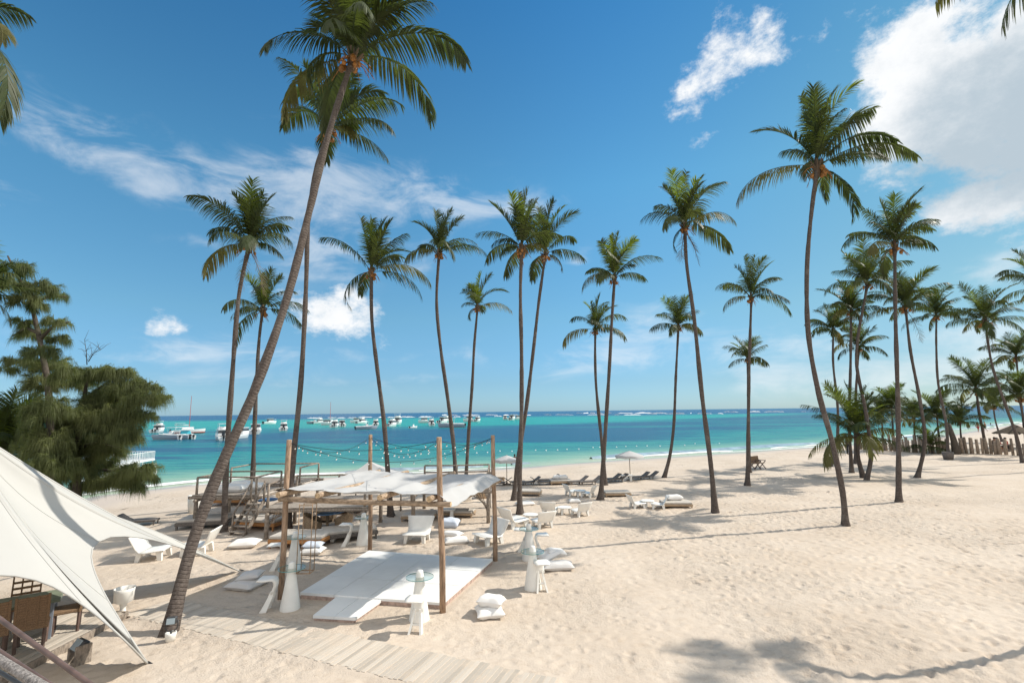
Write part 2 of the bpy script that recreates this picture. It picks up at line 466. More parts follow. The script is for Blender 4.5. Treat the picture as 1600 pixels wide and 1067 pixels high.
M['white'] = mat('white_plastic', (.80, .78, .73), .35, .4, nscale=3, namt=.04)
M['whitepaint'] = mat('white_painted_board', (.78, .78, .76), .55, .3, nscale=1.2, namt=.05, bump=.05, bscale=6)
M['boardedge'] = mat('raw_board_edge', (.42, .31, .26), .8, .1, nscale=8, namt=.3)
M['cloth'] = mat_frond('white_canvas', (.47, .468, .465), (.54, .537, .53), rough=.8, tr=.08, spec=.1)
M['tent'] = mat_frond('tent_canvas', (.53, .52, .49), (.57, .56, .53), rough=.75, tr=.16, spec=.15)
for k in ('cloth', 'tent'):
    for n in M[k].node_tree.nodes:
        if n.type == 'BSDF_TRANSLUCENT':
            l = n.inputs['Color'].links[0]; M[k].node_tree.links.remove(l); n.inputs['Color'].default_value = (.46, .45, .42, 1)
M['pillow'] = mat('white_cotton', (.78, .76, .73), .85, .1, bump=.25, bscale=14)
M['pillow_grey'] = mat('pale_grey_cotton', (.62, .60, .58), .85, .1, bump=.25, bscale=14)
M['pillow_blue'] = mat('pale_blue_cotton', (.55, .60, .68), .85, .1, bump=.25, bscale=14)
M['mattress'] = mat('taupe_mattress', (.50, .46, .41), .85, .1, nscale=5, namt=.1, bump=.2)
M['mattress_white'] = mat('white_mattress', (.74, .72, .68), .85, .1, nscale=5, namt=.06, bump=.2)
M['wicker'] = mat('brown_wicker', (.25, .16, .095), .7, .3, nscale=85, namt=.35, bump=.8, bscale=90)
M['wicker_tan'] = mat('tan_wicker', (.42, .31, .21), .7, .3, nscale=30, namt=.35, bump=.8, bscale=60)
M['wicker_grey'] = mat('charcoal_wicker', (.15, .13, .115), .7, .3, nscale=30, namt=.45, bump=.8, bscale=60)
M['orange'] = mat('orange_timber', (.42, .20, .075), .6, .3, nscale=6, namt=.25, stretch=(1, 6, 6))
M['blue'] = mat('blue_table_paint', (.10, .22, .42), .4, .5, nscale=3, namt=.1)
M['dark'] = mat('dark_metal', (.04, .04, .042), .45, .5)
M['rod'] = mat('dark_red_brown_rail', (.13, .085, .07), .5, .4, nscale=8, namt=.25)
M['rope'] = mat('grey_rope', (.33, .30, .28), .9, .1, nscale=60, namt=.4, bump=1, bscale=70)
M['rust'] = mat('tan_iron', (.30, .20, .12), .6, .3, nscale=10, namt=.3)
M['thatch'] = mat('palm_thatch', (.13, .105, .08), .95, .05, nscale=20, namt=.5, bump=1, bscale=25, stretch=(4, 4, 1))
M['gel'] = mat('boat_gelcoat', (.80, .80, .79), .25, .5)
M['boatwin'] = mat('boat_dark_glass', (.03, .035, .045), .15, .6)
M['boatgrey'] = mat('grey_boat_hull', (.33, .36, .42), .35, .5)
M['turq'] = mat('turquoise_cover', (.05, .38, .48), .6, .3)
M['red'] = mat('red_paint', (.45, .09, .07), .5, .4)
M['skin'] = mat('tanned_skin', (.35, .19, .12), .6, .3)
M['skin_dark'] = mat('dark_skin', (.10, .06, .045), .6, .3)
M['cloth_dark'] = mat('dark_clothes', (.025, .027, .035), .8, .1)
M['cloth_red'] = mat('red_clothes', (.40, .08, .07), .8, .1)
M['hair'] = mat('dark_hair', (.02, .015, .012), .6, .3)
M['bulb'] = mat('frosted_bulb', (.85, .83, .78), .2, .6)
M['black'] = mat('black_rubber', (.015, .015, .016), .5, .4)
M['float'] = mat('white_buoy', (.82, .82, .80), .4, .4)
M['lens'] = mat('floodlight_glass', (.35, .42, .46), .12, .7)
def mat_glass():
    m = bpy.data.materials.new('table_glass'); m.use_nodes = True
    t = m.node_tree; b = t.nodes['Principled BSDF']; out = t.nodes['Material Output']
    b.inputs['Base Color'].default_value = (.72, .90, .90, 1); b.inputs['Roughness'].default_value = .03
    tp = N(t, 'ShaderNodeBsdfTransparent'); tp.inputs[0].default_value = (.80, .93, .93, 1)
    mx = N(t, 'ShaderNodeMixShader'); fr = N(t, 'ShaderNodeFresnel'); fr.inputs[0].default_value = 1.5
    gl = N(t, 'ShaderNodeBsdfGlossy'); gl.inputs['Roughness'].default_value = .03
    t.links.new(fr.outputs[0], mx.inputs[0]); t.links.new(tp.outputs[0], mx.inputs[1]); t.links.new(gl.outputs[0], mx.inputs[2])
    t.links.new(mx.outputs[0], out.inputs[0])
    return m
M['glass'] = mat_glass()
M['glass_edge'] = mat('glass_rim_green', (.10, .30, .30), .15, .6)

# ------------------------------------------------------------------ sand
def axis(lo, d0, d1, hi, step, n_out, grow):
    c = list(np.arange(d0, d1 + 1e-6, step)); a = []; x = d0; s = step
    for _ in range(n_out):
        s *= grow; x -= s
        if x <= lo: break
        a.append(x)
    a = [lo] + a[::-1]; b = []; x = d1; s = step
    for _ in range(n_out * 2):
        s *= grow; x += s
        if x >= hi: break
        b.append(x)
    return np.array(a + c + b + [hi])
def vnoise(X, Y, cell, seed):
    r = np.random.default_rng(seed); T = r.random((256, 256))
    x = X / cell; y = Y / cell; i = np.floor(x).astype(int); j = np.floor(y).astype(int)
    fx = x - i; fy = y - j; fx = fx * fx * (3 - 2 * fx); fy = fy * fy * (3 - 2 * fy)
    g = lambda a, b: T[a % 256, b % 256]
    return (g(i, j) * (1 - fx) + g(i + 1, j) * fx) * (1 - fy) + (g(i, j + 1) * (1 - fx) + g(i + 1, j + 1) * fx) * fy - .5
def grid_mesh(name, xs, ys, Z, mat_, attr=None):
    nx, ny = len(xs), len(ys)
    X, Y = np.meshgrid(xs, ys)
    co = np.stack([X, Y, Z], -1).reshape(-1, 3).astype(np.float32)
    a = (np.arange(ny - 1)[:, None] * nx + np.arange(nx - 1)[None, :]).ravel()
    quads = np.stack([a, a + 1, a + nx + 1, a + nx], -1).astype(np.int32)
    me = bpy.data.meshes.new(name)
    me.vertices.add(len(co)); me.vertices.foreach_set('co', co.ravel())
    me.loops.add(quads.size); me.loops.foreach_set('vertex_index', quads.ravel())
    me.polygons.add(len(quads)); me.polygons.foreach_set('loop_start', np.arange(0, quads.size, 4, dtype=np.int32))
    me.update(calc_edges=True)
    me.polygons.foreach_set('use_smooth', [True] * len(quads))
    for k, v in (attr or {}).items():
        at = me.attributes.new(k, 'FLOAT', 'POINT'); at.data.foreach_set('value', v.ravel().astype(np.float32))
    me.materials.append(mat_)
    o = bpy.data.objects.new(name, me); COL.objects.link(o)
    return o

def mat_sand():
    m = bpy.data.materials.new('beach_sand'); m.use_nodes = True
    t = m.node_tree; b = t.nodes['Principled BSDF']
    g = N(t, 'ShaderNodeNewGeometry'); P = g.outputs['Position']
    at = N(t, 'ShaderNodeAttribute'); at.attribute_name = 'shore'
    n1 = NOISE(t, P, .35, 5); n2 = NOISE(t, P, 5.0, 6, .65); n3 = NOISE(t, P, 60.0, 3)
    c = MIX(t, SMOOTH(t, n1, .3, .7), (.545, .454, .364), (.612, .523, .432))
    c = MIX(t, MATH(t, 'MULTIPLY', SMOOTH(t, n2, .48, .75), .5), c, (.44, .34, .25))
    c = MIX(t, MATH(t, 'MULTIPLY', SMOOTH(t, n3, .45, .75), .28), c, (.36, .275, .205))
    sw = MATH(t, 'ADD', at.outputs['Fac'], MATH(t, 'MULTIPLY', MATH(t, 'SUBTRACT', NOISE(t, P, .12, 4), .5), 2.5))
    wet = SMOOTH(t, sw, 5.2, 2.6)
    c = MIX(t, wet, c, (.50, .43, .37))
    wet2 = SMOOTH(t, sw, 1.8, .4)
    c = MIX(t, wet2, c, (.36, .33, .30))
    # dark line of seaweed left by the last tide
    sea_l = MATH(t, 'ABSOLUTE', MATH(t, 'SUBTRACT', sw, 5.3))
    weed = MATH(t, 'MULTIPLY', SMOOTH(t, sea_l, .28, .05), SMOOTH(t, NOISE(t, P, 1.3, 5), .52, .62))
    c = MIX(t, MATH(t, 'MULTIPLY', weed, .8), c, (.10, .075, .055))
    t.links.new(c, b.inputs['Base Color'])
    t.links.new(MATH(t, 'SUBTRACT', .95, MATH(t, 'MULTIPLY', wet2, .6)), b.inputs['Roughness'])
    b.inputs['Specular IOR Level'].default_value = .2
    # footprints and ripples
    v = N(t, 'ShaderNodeTexVoronoi'); v.inputs['Scale'].default_value = 2.3; v.inputs['Randomness'].default_value = 1.0
    t.links.new(P, v.inputs['Vector'])
    foot = SMOOTH(t, v.outputs['Distance'], .05, .34)
    h = MATH(t, 'ADD', MATH(t, 'MULTIPLY', foot, .55), MATH(t, 'ADD', MATH(t, 'MULTIPLY', n2, .8), MATH(t, 'MULTIPLY', NOISE(t, P, 26, 4, .7), .30)))
    bn = N(t, 'ShaderNodeBump'); bn.inputs['Distance'].default_value = .085
    trod = SMOOTH(t, NOISE(t, P, .22, 4, .6), .36, .62)
    t.links.new(MATH(t, 'MULTIPLY', MATH(t, 'SUBTRACT', .95, MATH(t, 'MULTIPLY', wet, .8)), MATH(t, 'ADD', .30, MATH(t, 'MULTIPLY', trod, .75))), bn.inputs['Strength'])
    t.links.new(h, bn.inputs['Height']); t.links.new(bn.outputs[0], b.inputs['Normal'])
    return m
xs = axis(-300, -13, 21, 900, .07, 66, 1.10)
ys = axis(-120, 6.5, 29, 700, .07, 66, 1.07)
X, Y = np.meshgrid(xs, ys)
SD = shore_dist(X, Y)
Z = smax0(SD)
near = np.clip((SD - 3) / 4, 0, 1)
Z = Z + near * (.05 * vnoise(X, Y, 3.1, 1) + .03 * vnoise(X, Y, 1.1, 2) + (.018 * vnoise(X, Y, .42, 3) + .012 * vnoise(X, Y, .21, 4)) * np.clip(.6 + 2.2 * vnoise(X, Y, 4.5, 8), .25, 1.6)) + .12 * near * vnoise(X, Y, 14, 5) * np.clip((X - 6) / 8, 0, 1)
# footprints pressed into the near sand
for _ in range(9000):
    fx = rng.uniform(-12.5, 20.5); fy = 6.6 + 22 * rng.random() ** 1.2
    i0, i1 = np.searchsorted(xs, [fx - .5, fx + .5]); j0, j1 = np.searchsorted(ys, [fy - .5, fy + .5])
    th = rng.normal(0.4, .7); sx, sy = rng.uniform(.10, .16), rng.uniform(.055, .085)
    dx = X[j0:j1, i0:i1] - fx; dy = Y[j0:j1, i0:i1] - fy
    a = (dx * math.cos(th) + dy * math.sin(th)) / sx; b_ = (-dx * math.sin(th) + dy * math.cos(th)) / sy
    r2 = a * a + b_ * b_
    d = rng.uniform(.012, .05) * (.85 if fx > 5 else .4)
    Z[j0:j1, i0:i1] += -d * np.exp(-r2) + .45 * d * np.exp(-((np.sqrt(r2) - 1.6) ** 2) * 3)
def level_quad(pts, z):
    """sand raked level under boards"""
    global Z
    c = np.mean([(p.x, p.y) for p in pts], 0); ins = np.full(X.shape, 1e9)
    q = [np.array([p.x, p.y]) for p in pts]
    for a, b in zip(q, q[1:] + q[:1]):
        e = (b - a) / np.linalg.norm(b - a); n_ = np.array([-e[1], e[0]])
        if np.dot(c - a, n_) < 0: n_ = -n_
        ins = np.minimum(ins, (X - a[0]) * n_[0] + (Y - a[1]) * n_[1])
    k = np.clip((ins + .22) / .2, 0, 1); k = k * k * (3 - 2 * k)
    Z = Z * (1 - k) + (np.minimum(Z, z) if z < .02 else z + .25 * np.maximum(Z, -.02)) * k
bw0 = (G(279, 946) + G(279, 979)) / 2; bw1 = (G(440, 980) + G(440, 1017)) / 2
dv = (bw1 - bw0).normalized(); dv.z = 0; nn = Vector((-dv.y, dv.x, 0))
wa = bw0 - dv * 1.05; wb = bw0 + dv * 9.0
level_quad([wa + nn * .5, wb + nn * .5, wb - nn * .5, wa - nn * .5], .052)
level_quad([G(468, 934), G(691, 951), G(770, 880), G(576, 866)], -.01)
level_quad([G(488, 969), G(555, 973), G(598, 942), G(530, 935)], -.01)
level_quad([Vector((-17.6, 9.3, 0)), Vector((-9, 9.3, 0)), Vector((-9, 12.1, 0)), Vector((-17.6, 12.1, 0))], .0)
sand = grid_mesh('sand', xs, ys, Z, mat_sand(), {'shore': SD}); sand['kind'] = 'structure'

# ------------------------------------------------------------------ sea
def mat_sea():
    m = bpy.data.materials.new('sea_water'); m.use_nodes = True
    t = m.node_tree; b = t.nodes['Principled BSDF']
    g = N(t, 'ShaderNodeNewGeometry'); P = g.outputs['Position']
    at = N(t, 'ShaderNodeAttribute'); at.attribute_name = 'shore'
    sp = N(t, 'ShaderNodeSeparateXYZ'); t.links.new(P, sp.inputs[0])
    d = MATH(t, 'MULTIPLY', at.outputs['Fac'], -1)
    # long patches of seagrass over pale sand lie along the coast
    rot = N(t, 'ShaderNodeMapping'); rot.inputs['Rotation'].default_value = (0, 0, R(-14)); rot.inputs['Scale'].default_value = (.006, .03, 1)
    t.links.new(P, rot.inputs[0])
    big = NOISE(t, rot.outputs[0], 1.6, 5, .55)
    rot2 = N(t, 'ShaderNodeMapping'); rot2.inputs['Rotation'].default_value = (0, 0, R(-14)); rot2.inputs['Scale'].default_value = (.03, .14, 1)
    t.links.new(P, rot2.inputs[0])
    med = NOISE(t, rot2.outputs[0], 1.5, 6, .6)
    rot3 = N(t, 'ShaderNodeMapping'); rot3.inputs['Scale'].default_value = (.18, .9, 1)
    t.links.new(P, rot3.inputs[0])
    fin = NOISE(t, rot3.outputs[0], 1.2, 6, .6)
    dn = MATH(t, 'ADD', d, MATH(t, 'MULTIPLY', MATH(t, 'SUBTRACT', med, .5), 14))
    cr = N(t, 'ShaderNodeValToRGB')
    t.links.new(MATH(t, 'DIVIDE', dn, 60.0), cr.inputs[0])
    e = cr.color_ramp.elements
    e[0].position = 0.0; e[0].color = (.40, .45, .34, 1)
    e[1].position = 1.0; e[1].color = (.008, .195, .19, 1)
    for p, c in ((.10, (.20, .37, .28)), (.26, (.05, .255, .215)), (.55, (.010, .225, .205))):
        k = e.new(p); k.color = (*c, 1)
    base = cr.outputs[0]
    tone = MIX(t, SMOOTH(t, fin, .35, .65), base, (.010, .135, .185))
    base = MIX(t, MATH(t, 'MULTIPLY', SMOOTH(t, d, 4, 16), .75), base, tone)
    # seagrass beds
    reach = SMOOTH(t, d, 16, 30)
    far = SMOOTH(t, MATH(t, 'SUBTRACT', sp.outputs[1], MATH(t, 'MULTIPLY', MATH(t, 'MAXIMUM', sp.outputs[0], 0.0), 2.2)), 200, 150)
    far2 = MATH(t, 'SUBTRACT', 1.0, SMOOTH(t, MATH(t, 'SUBTRACT', sp.outputs[1], MATH(t, 'MULTIPLY', sp.outputs[0], 1.0)), 150, 215))
    st = lambda v, a_, b_: SMOOTH(t, v, a_, b_)
    rot4 = N(t, 'ShaderNodeMapping'); rot4.inputs['Rotation'].default_value = (0, 0, R(-10)); rot4.inputs['Scale'].default_value = (.016, .06, 1)
    t.links.new(P, rot4.inputs[0])
    mid = NOISE(t, rot4.outputs[0], 1.0, 6, .6, .4)
    gr = MATH(t, 'ADD', MATH(t, 'ADD', MATH(t, 'MULTIPLY', st(big, .36, .64), .34), MATH(t, 'MULTIPLY', st(mid, .34, .66), .36)), MATH(t, 'ADD', MATH(t, 'MULTIPLY', st(med, .34, .66), .18), MATH(t, 'MULTIPLY', st(fin, .34, .66), .14)))
    # (mean about .55) the beds thicken in the lee of the flat and towards the open right-hand bay
    band = MATH(t, 'MULTIPLY', SMOOTH(t, d, 20, 48), far2)
    bias = MATH(t, 'ADD', MATH(t, 'MULTIPLY', band, .25), -.08)
    gfar = MATH(t, 'MULTIPLY', SMOOTH(t, MATH(t, 'ADD', gr, bias), .40, .66), reach)
    base = MIX(t, MATH(t, 'MULTIPLY', gfar, .9), base, (.008, .070, .145))
    # pale sand flat behind the reef, then deep blue beyond it
    flat = MATH(t, 'MULTIPLY', SMOOTH(t, sp.outputs[1], 150, 230), MATH(t, 'SUBTRACT', 1.0, far2))
    base = MIX(t, MATH(t, 'MULTIPLY', flat, .8), base, (.012, .30, .255))
    deep = SMOOTH(t, MATH(t, 'ADD', sp.outputs[1], MATH(t, 'MULTIPLY', MATH(t, 'SUBTRACT', big, .5), 260)), 380, 620)
    base = MIX(t, MATH(t, 'MULTIPLY', deep, .95), base, (.008, .065, .17))
    t.links.new(base, b.inputs['Base Color'])
    b.inputs['Roughness'].default_value = .25; b.inputs['Specular IOR Level'].default_value = .045; b.inputs['IOR'].default_value = 1.33
    rw = N(t, 'ShaderNodeMapping'); rw.inputs['Rotation'].default_value = (0, 0, R(-20)); rw.inputs['Scale'].default_value = (.45, 1.6, 1)
    t.links.new(P, rw.inputs[0])
    w = MATH(t, 'ADD', NOISE(t, rw.outputs[0], .55, 5, .6), MATH(t, 'MULTIPLY', NOISE(t, P, 2.2, 4), .25))
    bn = N(t, 'ShaderNodeBump'); bn.inputs['Strength'].default_value = .55; bn.inputs['Distance'].default_value = .6
    t.links.new(w, bn.inputs['Height']); t.links.new(bn.outputs[0], b.inputs['Normal'])
    return m
sx_ = axis(-20000, -60, 140, 20000, 2.0, 120, 1.09)
sy_ = axis(-300, 20, 200, 40000, 2.0, 160, 1.09)
SX, SY = np.meshgrid(sx_, sy_)
sea = grid_mesh('sea', sx_, sy_, np.full(SX.shape, SEA_Z), mat_sea(), {'shore': shore_dist(SX, SY)}); sea['kind'] = 'structure'

# foam: the wash on the sand, a low breaking wave, and the surf on the reef
def mat_foam():
    m = mat('sea_foam', (.78, .79, .78), .7, .2, nscale=1.5, namt=.12, bump=.6, bscale=5)
    return m
M['foam'] = mat_foam()
M['wave'] = mat('wave_face', (.30, .37, .40), .25, .4, nscale=.8, namt=.3)
def resample(poly, step):
    out = []
    for a, b in zip(poly[:-1], poly[1:]):
        a = Vector(a); b = Vector(b); n = max(1, int((b - a).length / step))
        for i in range(n): out.append(a.lerp(b, i / n))
    return out
def smooth_line(pts, it=14):
    p = [Vector(q) for q in pts]
    for _ in range(it):
        p = [p[0]] + [(p[i - 1] + p[i] * 2 + p[i + 1]) / 4 for i in range(1, len(p) - 1)] + [p[-1]]
    return p
line = smooth_line(resample([tuple(p) for p in SHORE[2:-2]], 1.0), 30)
def ribbon(name, off, wid, hgt, mat_, seed, thr, zoff=.02):
    """row of wave crests parallel to the shore"""
    mb = MB(); pts = np.array([tuple(p) for p in line]); n = len(pts)
    s = np.arange(n) * 1.0
    nz = vnoise(s, s * 0, 9.0, seed) * 2; nz2 = vnoise(s, s * 0 + 3, 2.5, seed + 1) * 2; nz3 = vnoise(s, s * 0 + 7, 30, seed + 2) * 2
    runs = []
    for i in range(1, n - 1):
        t = (pts[i + 1] - pts[i - 1]); t /= np.linalg.norm(t) + 1e-9
        nrm = np.array([-t[1], t[0]])
        w = wid * max(0, .55 + .9 * nz[i] + .5 * nz2[i] - thr)
        o = off + nz3[i] * 2.2 + nz[i] * .8
        c = pts[i] + nrm * o
        runs.append((c, nrm, w))
    seg = []
    def flush():
        if len(seg) < 3: return
        vs = []; fs = []
        for c, nm, w in seg:
            for k, (f, z) in enumerate(((-1, 0), (-.4, .8), (.2, 1), (1, 0))):
                q = c + nm * w * f; vs.append((q[0], q[1], SEA_Z + zoff + hgt * z * min(1, w / (wid * .5))))
        for i in range(len(seg) - 1):
            for k in range(3): fs.append((i * 4 + k, i * 4 + k + 1, i * 4 + 5 + k, i * 4 + 4 + k))
        mb.add(vs, fs)
    for r in runs:
        if r[2] > .04: seg.append(r)
        else: flush(); seg.clear()
    flush()
    o = mb.build(name, mat_, None, True); o['kind'] = 'structure'
    return o
ribbon('shore_foam', .5, .34, .03, M['foam'], 11, .05)
ribbon('shore_wave', 3.6, .9, .22, M['wave'], 21, .05, .0)
ribbon('wave_foam', 2.7, .38, .12, M['foam'], 31, .25, .03)
mb = MB()
rs = random.Random(5)
for (u0, u1, v) in ((625, 720, 651.5), (725, 800, 650.3), (850, 1010, 648.2), (1010, 1130, 646.5), (1130, 1260, 643.5), (560, 640, 652), (480, 560, 653), (690, 830, 648.6), (900, 1080, 645.5)):
    u = u0
    while u < u1:
        L = rs.uniform(8, 34); a = S(u, v + rs.uniform(-.35, .35)); b = S(min(u1, u + L), v + rs.uniform(-.35, .35))
        k = 9; vs = []; fs = []
        for i in range(k + 1):
            p = a.lerp(b, i / k); h = .95 * math.sin(math.pi * i / k) ** .5 * rs.uniform(.5, 1.1) * (p.y / 550)
            vs += [(p.x, p.y - 2.2, SEA_Z - .05), (p.x, p.y - .6, SEA_Z + h), (p.x, p.y + 2, SEA_Z - .05)]
        for i in range(k):
            for j in range(2): fs.append((i * 3 + j, i * 3 + j + 1, i * 3 + j + 4, i * 3 + j + 3))
        mb.add(vs, fs); u += L * rs.uniform(1.0, 1.8)
surf = mb.build('reef_surf', M['foam'], None, True); surf['kind'] = 'structure'

# ------------------------------------------------------------------ coconut palms
def frond_mesh(L, az, e0, e1, seed, n_leaf=42, segs=3, leaf=.85, droop=1.0, vee=.35, ragged=.06, wind=(.18, .05), lw=.0205):
    """one pinnate frond from the origin: bent rachis with drooping leaflets"""
    r = np.random.default_rng(seed)
    NS = 26
    t = np.linspace(0, 1, NS)
    pw = r.uniform(.95, 1.9)
    el = np.radians(e0 + (e1 - e0) * t ** pw)
    azr = np.radians(az) + r.normal(0, .28) * t ** 1.5
    tw = r.normal(0, .6)
    torn = r.uniform(.25, 1.0) if r.random() < .35 else 9.0; torn_w = r.uniform(.04, .12); torn_s = r.choice((-1, 1))
    d = np.stack([np.cos(el) * np.cos(azr), np.cos(el) * np.sin(azr), np.sin(el)], -1)
    d[:, 0] += wind[0] * t ** 2 * .6; d[:, 1] += wind[1] * t ** 2 * .6
    d /= np.linalg.norm(d, axis=1)[:, None]
    p = np.concatenate([[[0, 0, 0]], np.cumsum(d[:-1] * L / (NS - 1), 0)])
    vs = []; fs = []
    # rachis, a flat triangular rod
    for i in range(NS):
        w = .045 * (1 - .85 * t[i]) + .004; w *= (1.6 if t[i] < .08 else 1)
        side = np.cross(d[i], [0, 0, 1.0]); ln = np.linalg.norm(side)
        side = side / ln if ln > .05 else np.array([-math.sin(math.radians(az)), math.cos(math.radians(az)), 0])
        up = np.cross(side, d[i])
        vs += [p[i] + side * w * .5, p[i] - side * w * .5, p[i] - up * w * .6]
        if i:
            o = (i - 1) * 3
            for a, b in ((0, 1), (1, 2), (2, 0)): fs.append((o + a, o + b, o + 3 + b, o + 3 + a))
    t0 = .17
    for j in range(n_leaf):
        for sg in (-1, 1):
            if r.random() < ragged: continue
            tj = t0 + (1 - t0) * (j + r.uniform(-.3, .3)) / n_leaf
            tj = min(max(tj, t0), .995)
            if abs(tj - torn) < torn_w and sg == torn_s and r.random() < .75: continue
            k = tj * (NS - 1); i = int(k); f = k - i; i2 = min(i + 1, NS - 1)
            P = p[i] * (1 - f) + p[i2] * f; T = d[i] * (1 - f) + d[i2] * f; T = T / np.linalg.norm(T)
            side = np.cross(T, [0, 0, 1.0]); ln = np.linalg.norm(side)
            hor = np.array([-math.sin(math.radians(az)), math.cos(math.radians(az)), 0]) * -1
            side = side / ln if ln > .15 else hor
            up = np.cross(side, T)
            a_tw = tw * tj
            sd = side * math.cos(a_tw) + up * math.sin(a_tw)
            upv = np.cross(sd, T)
            s = (tj - t0) / (1 - t0)
            ll = leaf * (.55 + .45 * min(1, s / .25)) * (1 - .60 * max(0, (s - .55) / .45) ** 1.4) * r.uniform(.85, 1.1)
            ang = math.radians(68 - 38 * s)
            dr = T * math.cos(ang) + (sd * sg * math.cos(vee) + upv * math.sin(vee)) * math.sin(ang)
            dr = dr + r.normal(0, .06, 3)
            dr /= np.linalg.norm(dr)
            wd = T - dr * np.dot(T, dr); wl = np.linalg.norm(wd); wd = wd / (wl + 1e-6)
            q = P.copy(); o = len(vs); w0 = lw * (leaf / .85)
            wp = (.7, 1.2, .75, 0) if segs == 3 else (.9, 1.1, 0)
            cur = dr.copy()
            for m in range(segs + 1):
                if m < segs: vs += [q + wd * w0 * wp[m], q - wd * w0 * wp[m]]
                else: vs.append(q)
                cur = cur + np.array([wind[0] * .35, wind[1] * .35, -.50 * droop]) * (3.0 / segs)
                cur /= np.linalg.norm(cur)
                q = q + cur * ll / segs
            for m in range(segs - 1): fs.append((o + 2 * m, o + 2 * m + 1, o + 2 * m + 3, o + 2 * m + 2))
            fs.append((o + 2 * segs - 2, o + 2 * segs - 1, o + 2 * segs))
    return vs, fs

def trunk_mesh(pts, r0, r1, flare, seed, n=10, sub=5):
    """smoothed tapering tube through pts with a flared root and UVs along its length"""
    r = random.Random(seed)
    P = [Vector(p) for p in pts]
    E = [P[0] * 2 - P[1]] + P + [P[-1] * 2 - P[-2]]
    c = []
    for i in range(1, len(E) - 2):
        for k in range(sub):
            t = k / sub; a, b, d, e = E[i - 1], E[i], E[i + 1], E[i + 2]
            c.append(.5 * ((2 * b) + (d - a) * t + (2 * a - 5 * b + 4 * d - e) * t * t + (3 * b - a - 3 * d + e) * t ** 3))
    c.append(P[-1])
    ln = [0.0]
    for a, b in zip(c[:-1], c[1:]): ln.append(ln[-1] + (b - a).length)
    # even spacing
    tot = ln[-1]; m = max(14, int(tot / .28)); q = []; j = 0
    for i in range(m + 1):
        s = tot * (i / m); s = min(s, tot - 1e-6)
        while ln[j + 1] < s: j += 1
        q.append((c[j].lerp(c[j + 1], (s - ln[j]) / max(1e-9, ln[j + 1] - ln[j])), s))
    vs = []; fs = []; uv = []
    up = Vector((1, 0, 0))
    for i, (p, s) in enumerate(q):
        d = (q[min(i + 1, m)][0] - q[max(i - 1, 0)][0]).normalized()
        x = up - d * up.dot(d); x.normalize(); up = x; y = d.cross(x)
        f = s / tot
        rad = r0 + (r1 - r0) * f + flare * math.exp(-s / .35) + .008 * math.sin(s * 2.1 + seed) + r.uniform(-.006, .006)
        if f > .965: rad *= 1.0 + .35 * (f - .965) / .035
        for k in range(n + 1):
            a = 2 * math.pi * k / n
            rr = rad * (1 + .05 * math.sin(3 * a + s * .7)) + (.04 * math.sin(5 * a + seed) * math.exp(-s / .25) if flare > .05 else 0)
            vs.append(p + (x * math.cos(a) + y * math.sin(a)) * rr); uv.append((k / n, s))
    w = n + 1
    for i in range(m):
        for k in range(n): fs.append((i * w + k, i * w + k + 1, (i + 1) * w + k + 1, (i + 1) * w + k))
    fs.append(tuple(m * w + k for k in range(n)))
    return vs, fs, uv

def coconut_mesh(seed, s=1.0, n=9, stalks=9):
    r = random.Random(seed); mb = MB()
    for i in range(stalks):
        a = r.uniform(0, 6.28); L = r.uniform(.45, .8) * s; e = r.uniform(-.2, .7)
        pts = []
        for k in range(4):
            t = k / 3
            pts.append(Vector((math.cos(a) * L * t, math.sin(a) * L * t, L * (e * t - .9 * t * t))))
        mb.tube(pts, [.035 * s, .03 * s, .02 * s, .008 * s], 5)
        for k in range(3):
            b = r.uniform(-.5, .5); p = pts[2].lerp(pts[3], r.random())
            mb.tube([p, p + Vector((math.cos(a + b) * .12, math.sin(a + b) * .12, -.22)) * s], [.016 * s, .006 * s], 4)
    for i in range(n):
        a = r.uniform(0, 6.28); rr = r.uniform(.22, .36) * s
        c = Vector((math.cos(a) * rr, math.sin(a) * rr, r.uniform(-.42, -.02) * s)); q = r.uniform(.085, .125) * s
        mb.lathe([(q * math.sin(math.pi * (k + .15) / 6.3), -q * 1.25 * math.cos(math.pi * (k + .15) / 6.3)) for k in range(7)], c, 8)
    return mb

def boot_mesh(seed, r1, s=1.0):
    """fibrous leaf bases that wrap the crown's heart"""
    r = random.Random(seed); mb = MB()
    mb.lathe([(r1 * 1.1, -.35 * s), (r1 * 1.5, -.1 * s), (r1 * 1.7, .1 * s), (r1 * 1.2, .35 * s), (r1 * .5, .6 * s)], (0, 0, 0), 10)
    for i in range(9):
        a = i * 2.4; e = r.uniform(.5, 1.2)
        d = Vector((math.cos(a) * math.cos(e), math.sin(a) * math.cos(e), math.sin(e)))
        mb.tube([d * .08 * s - Vector((0, 0, .15 * s)), d * .45 * s], [.07 * s, .028 * s], 5)
    return mb

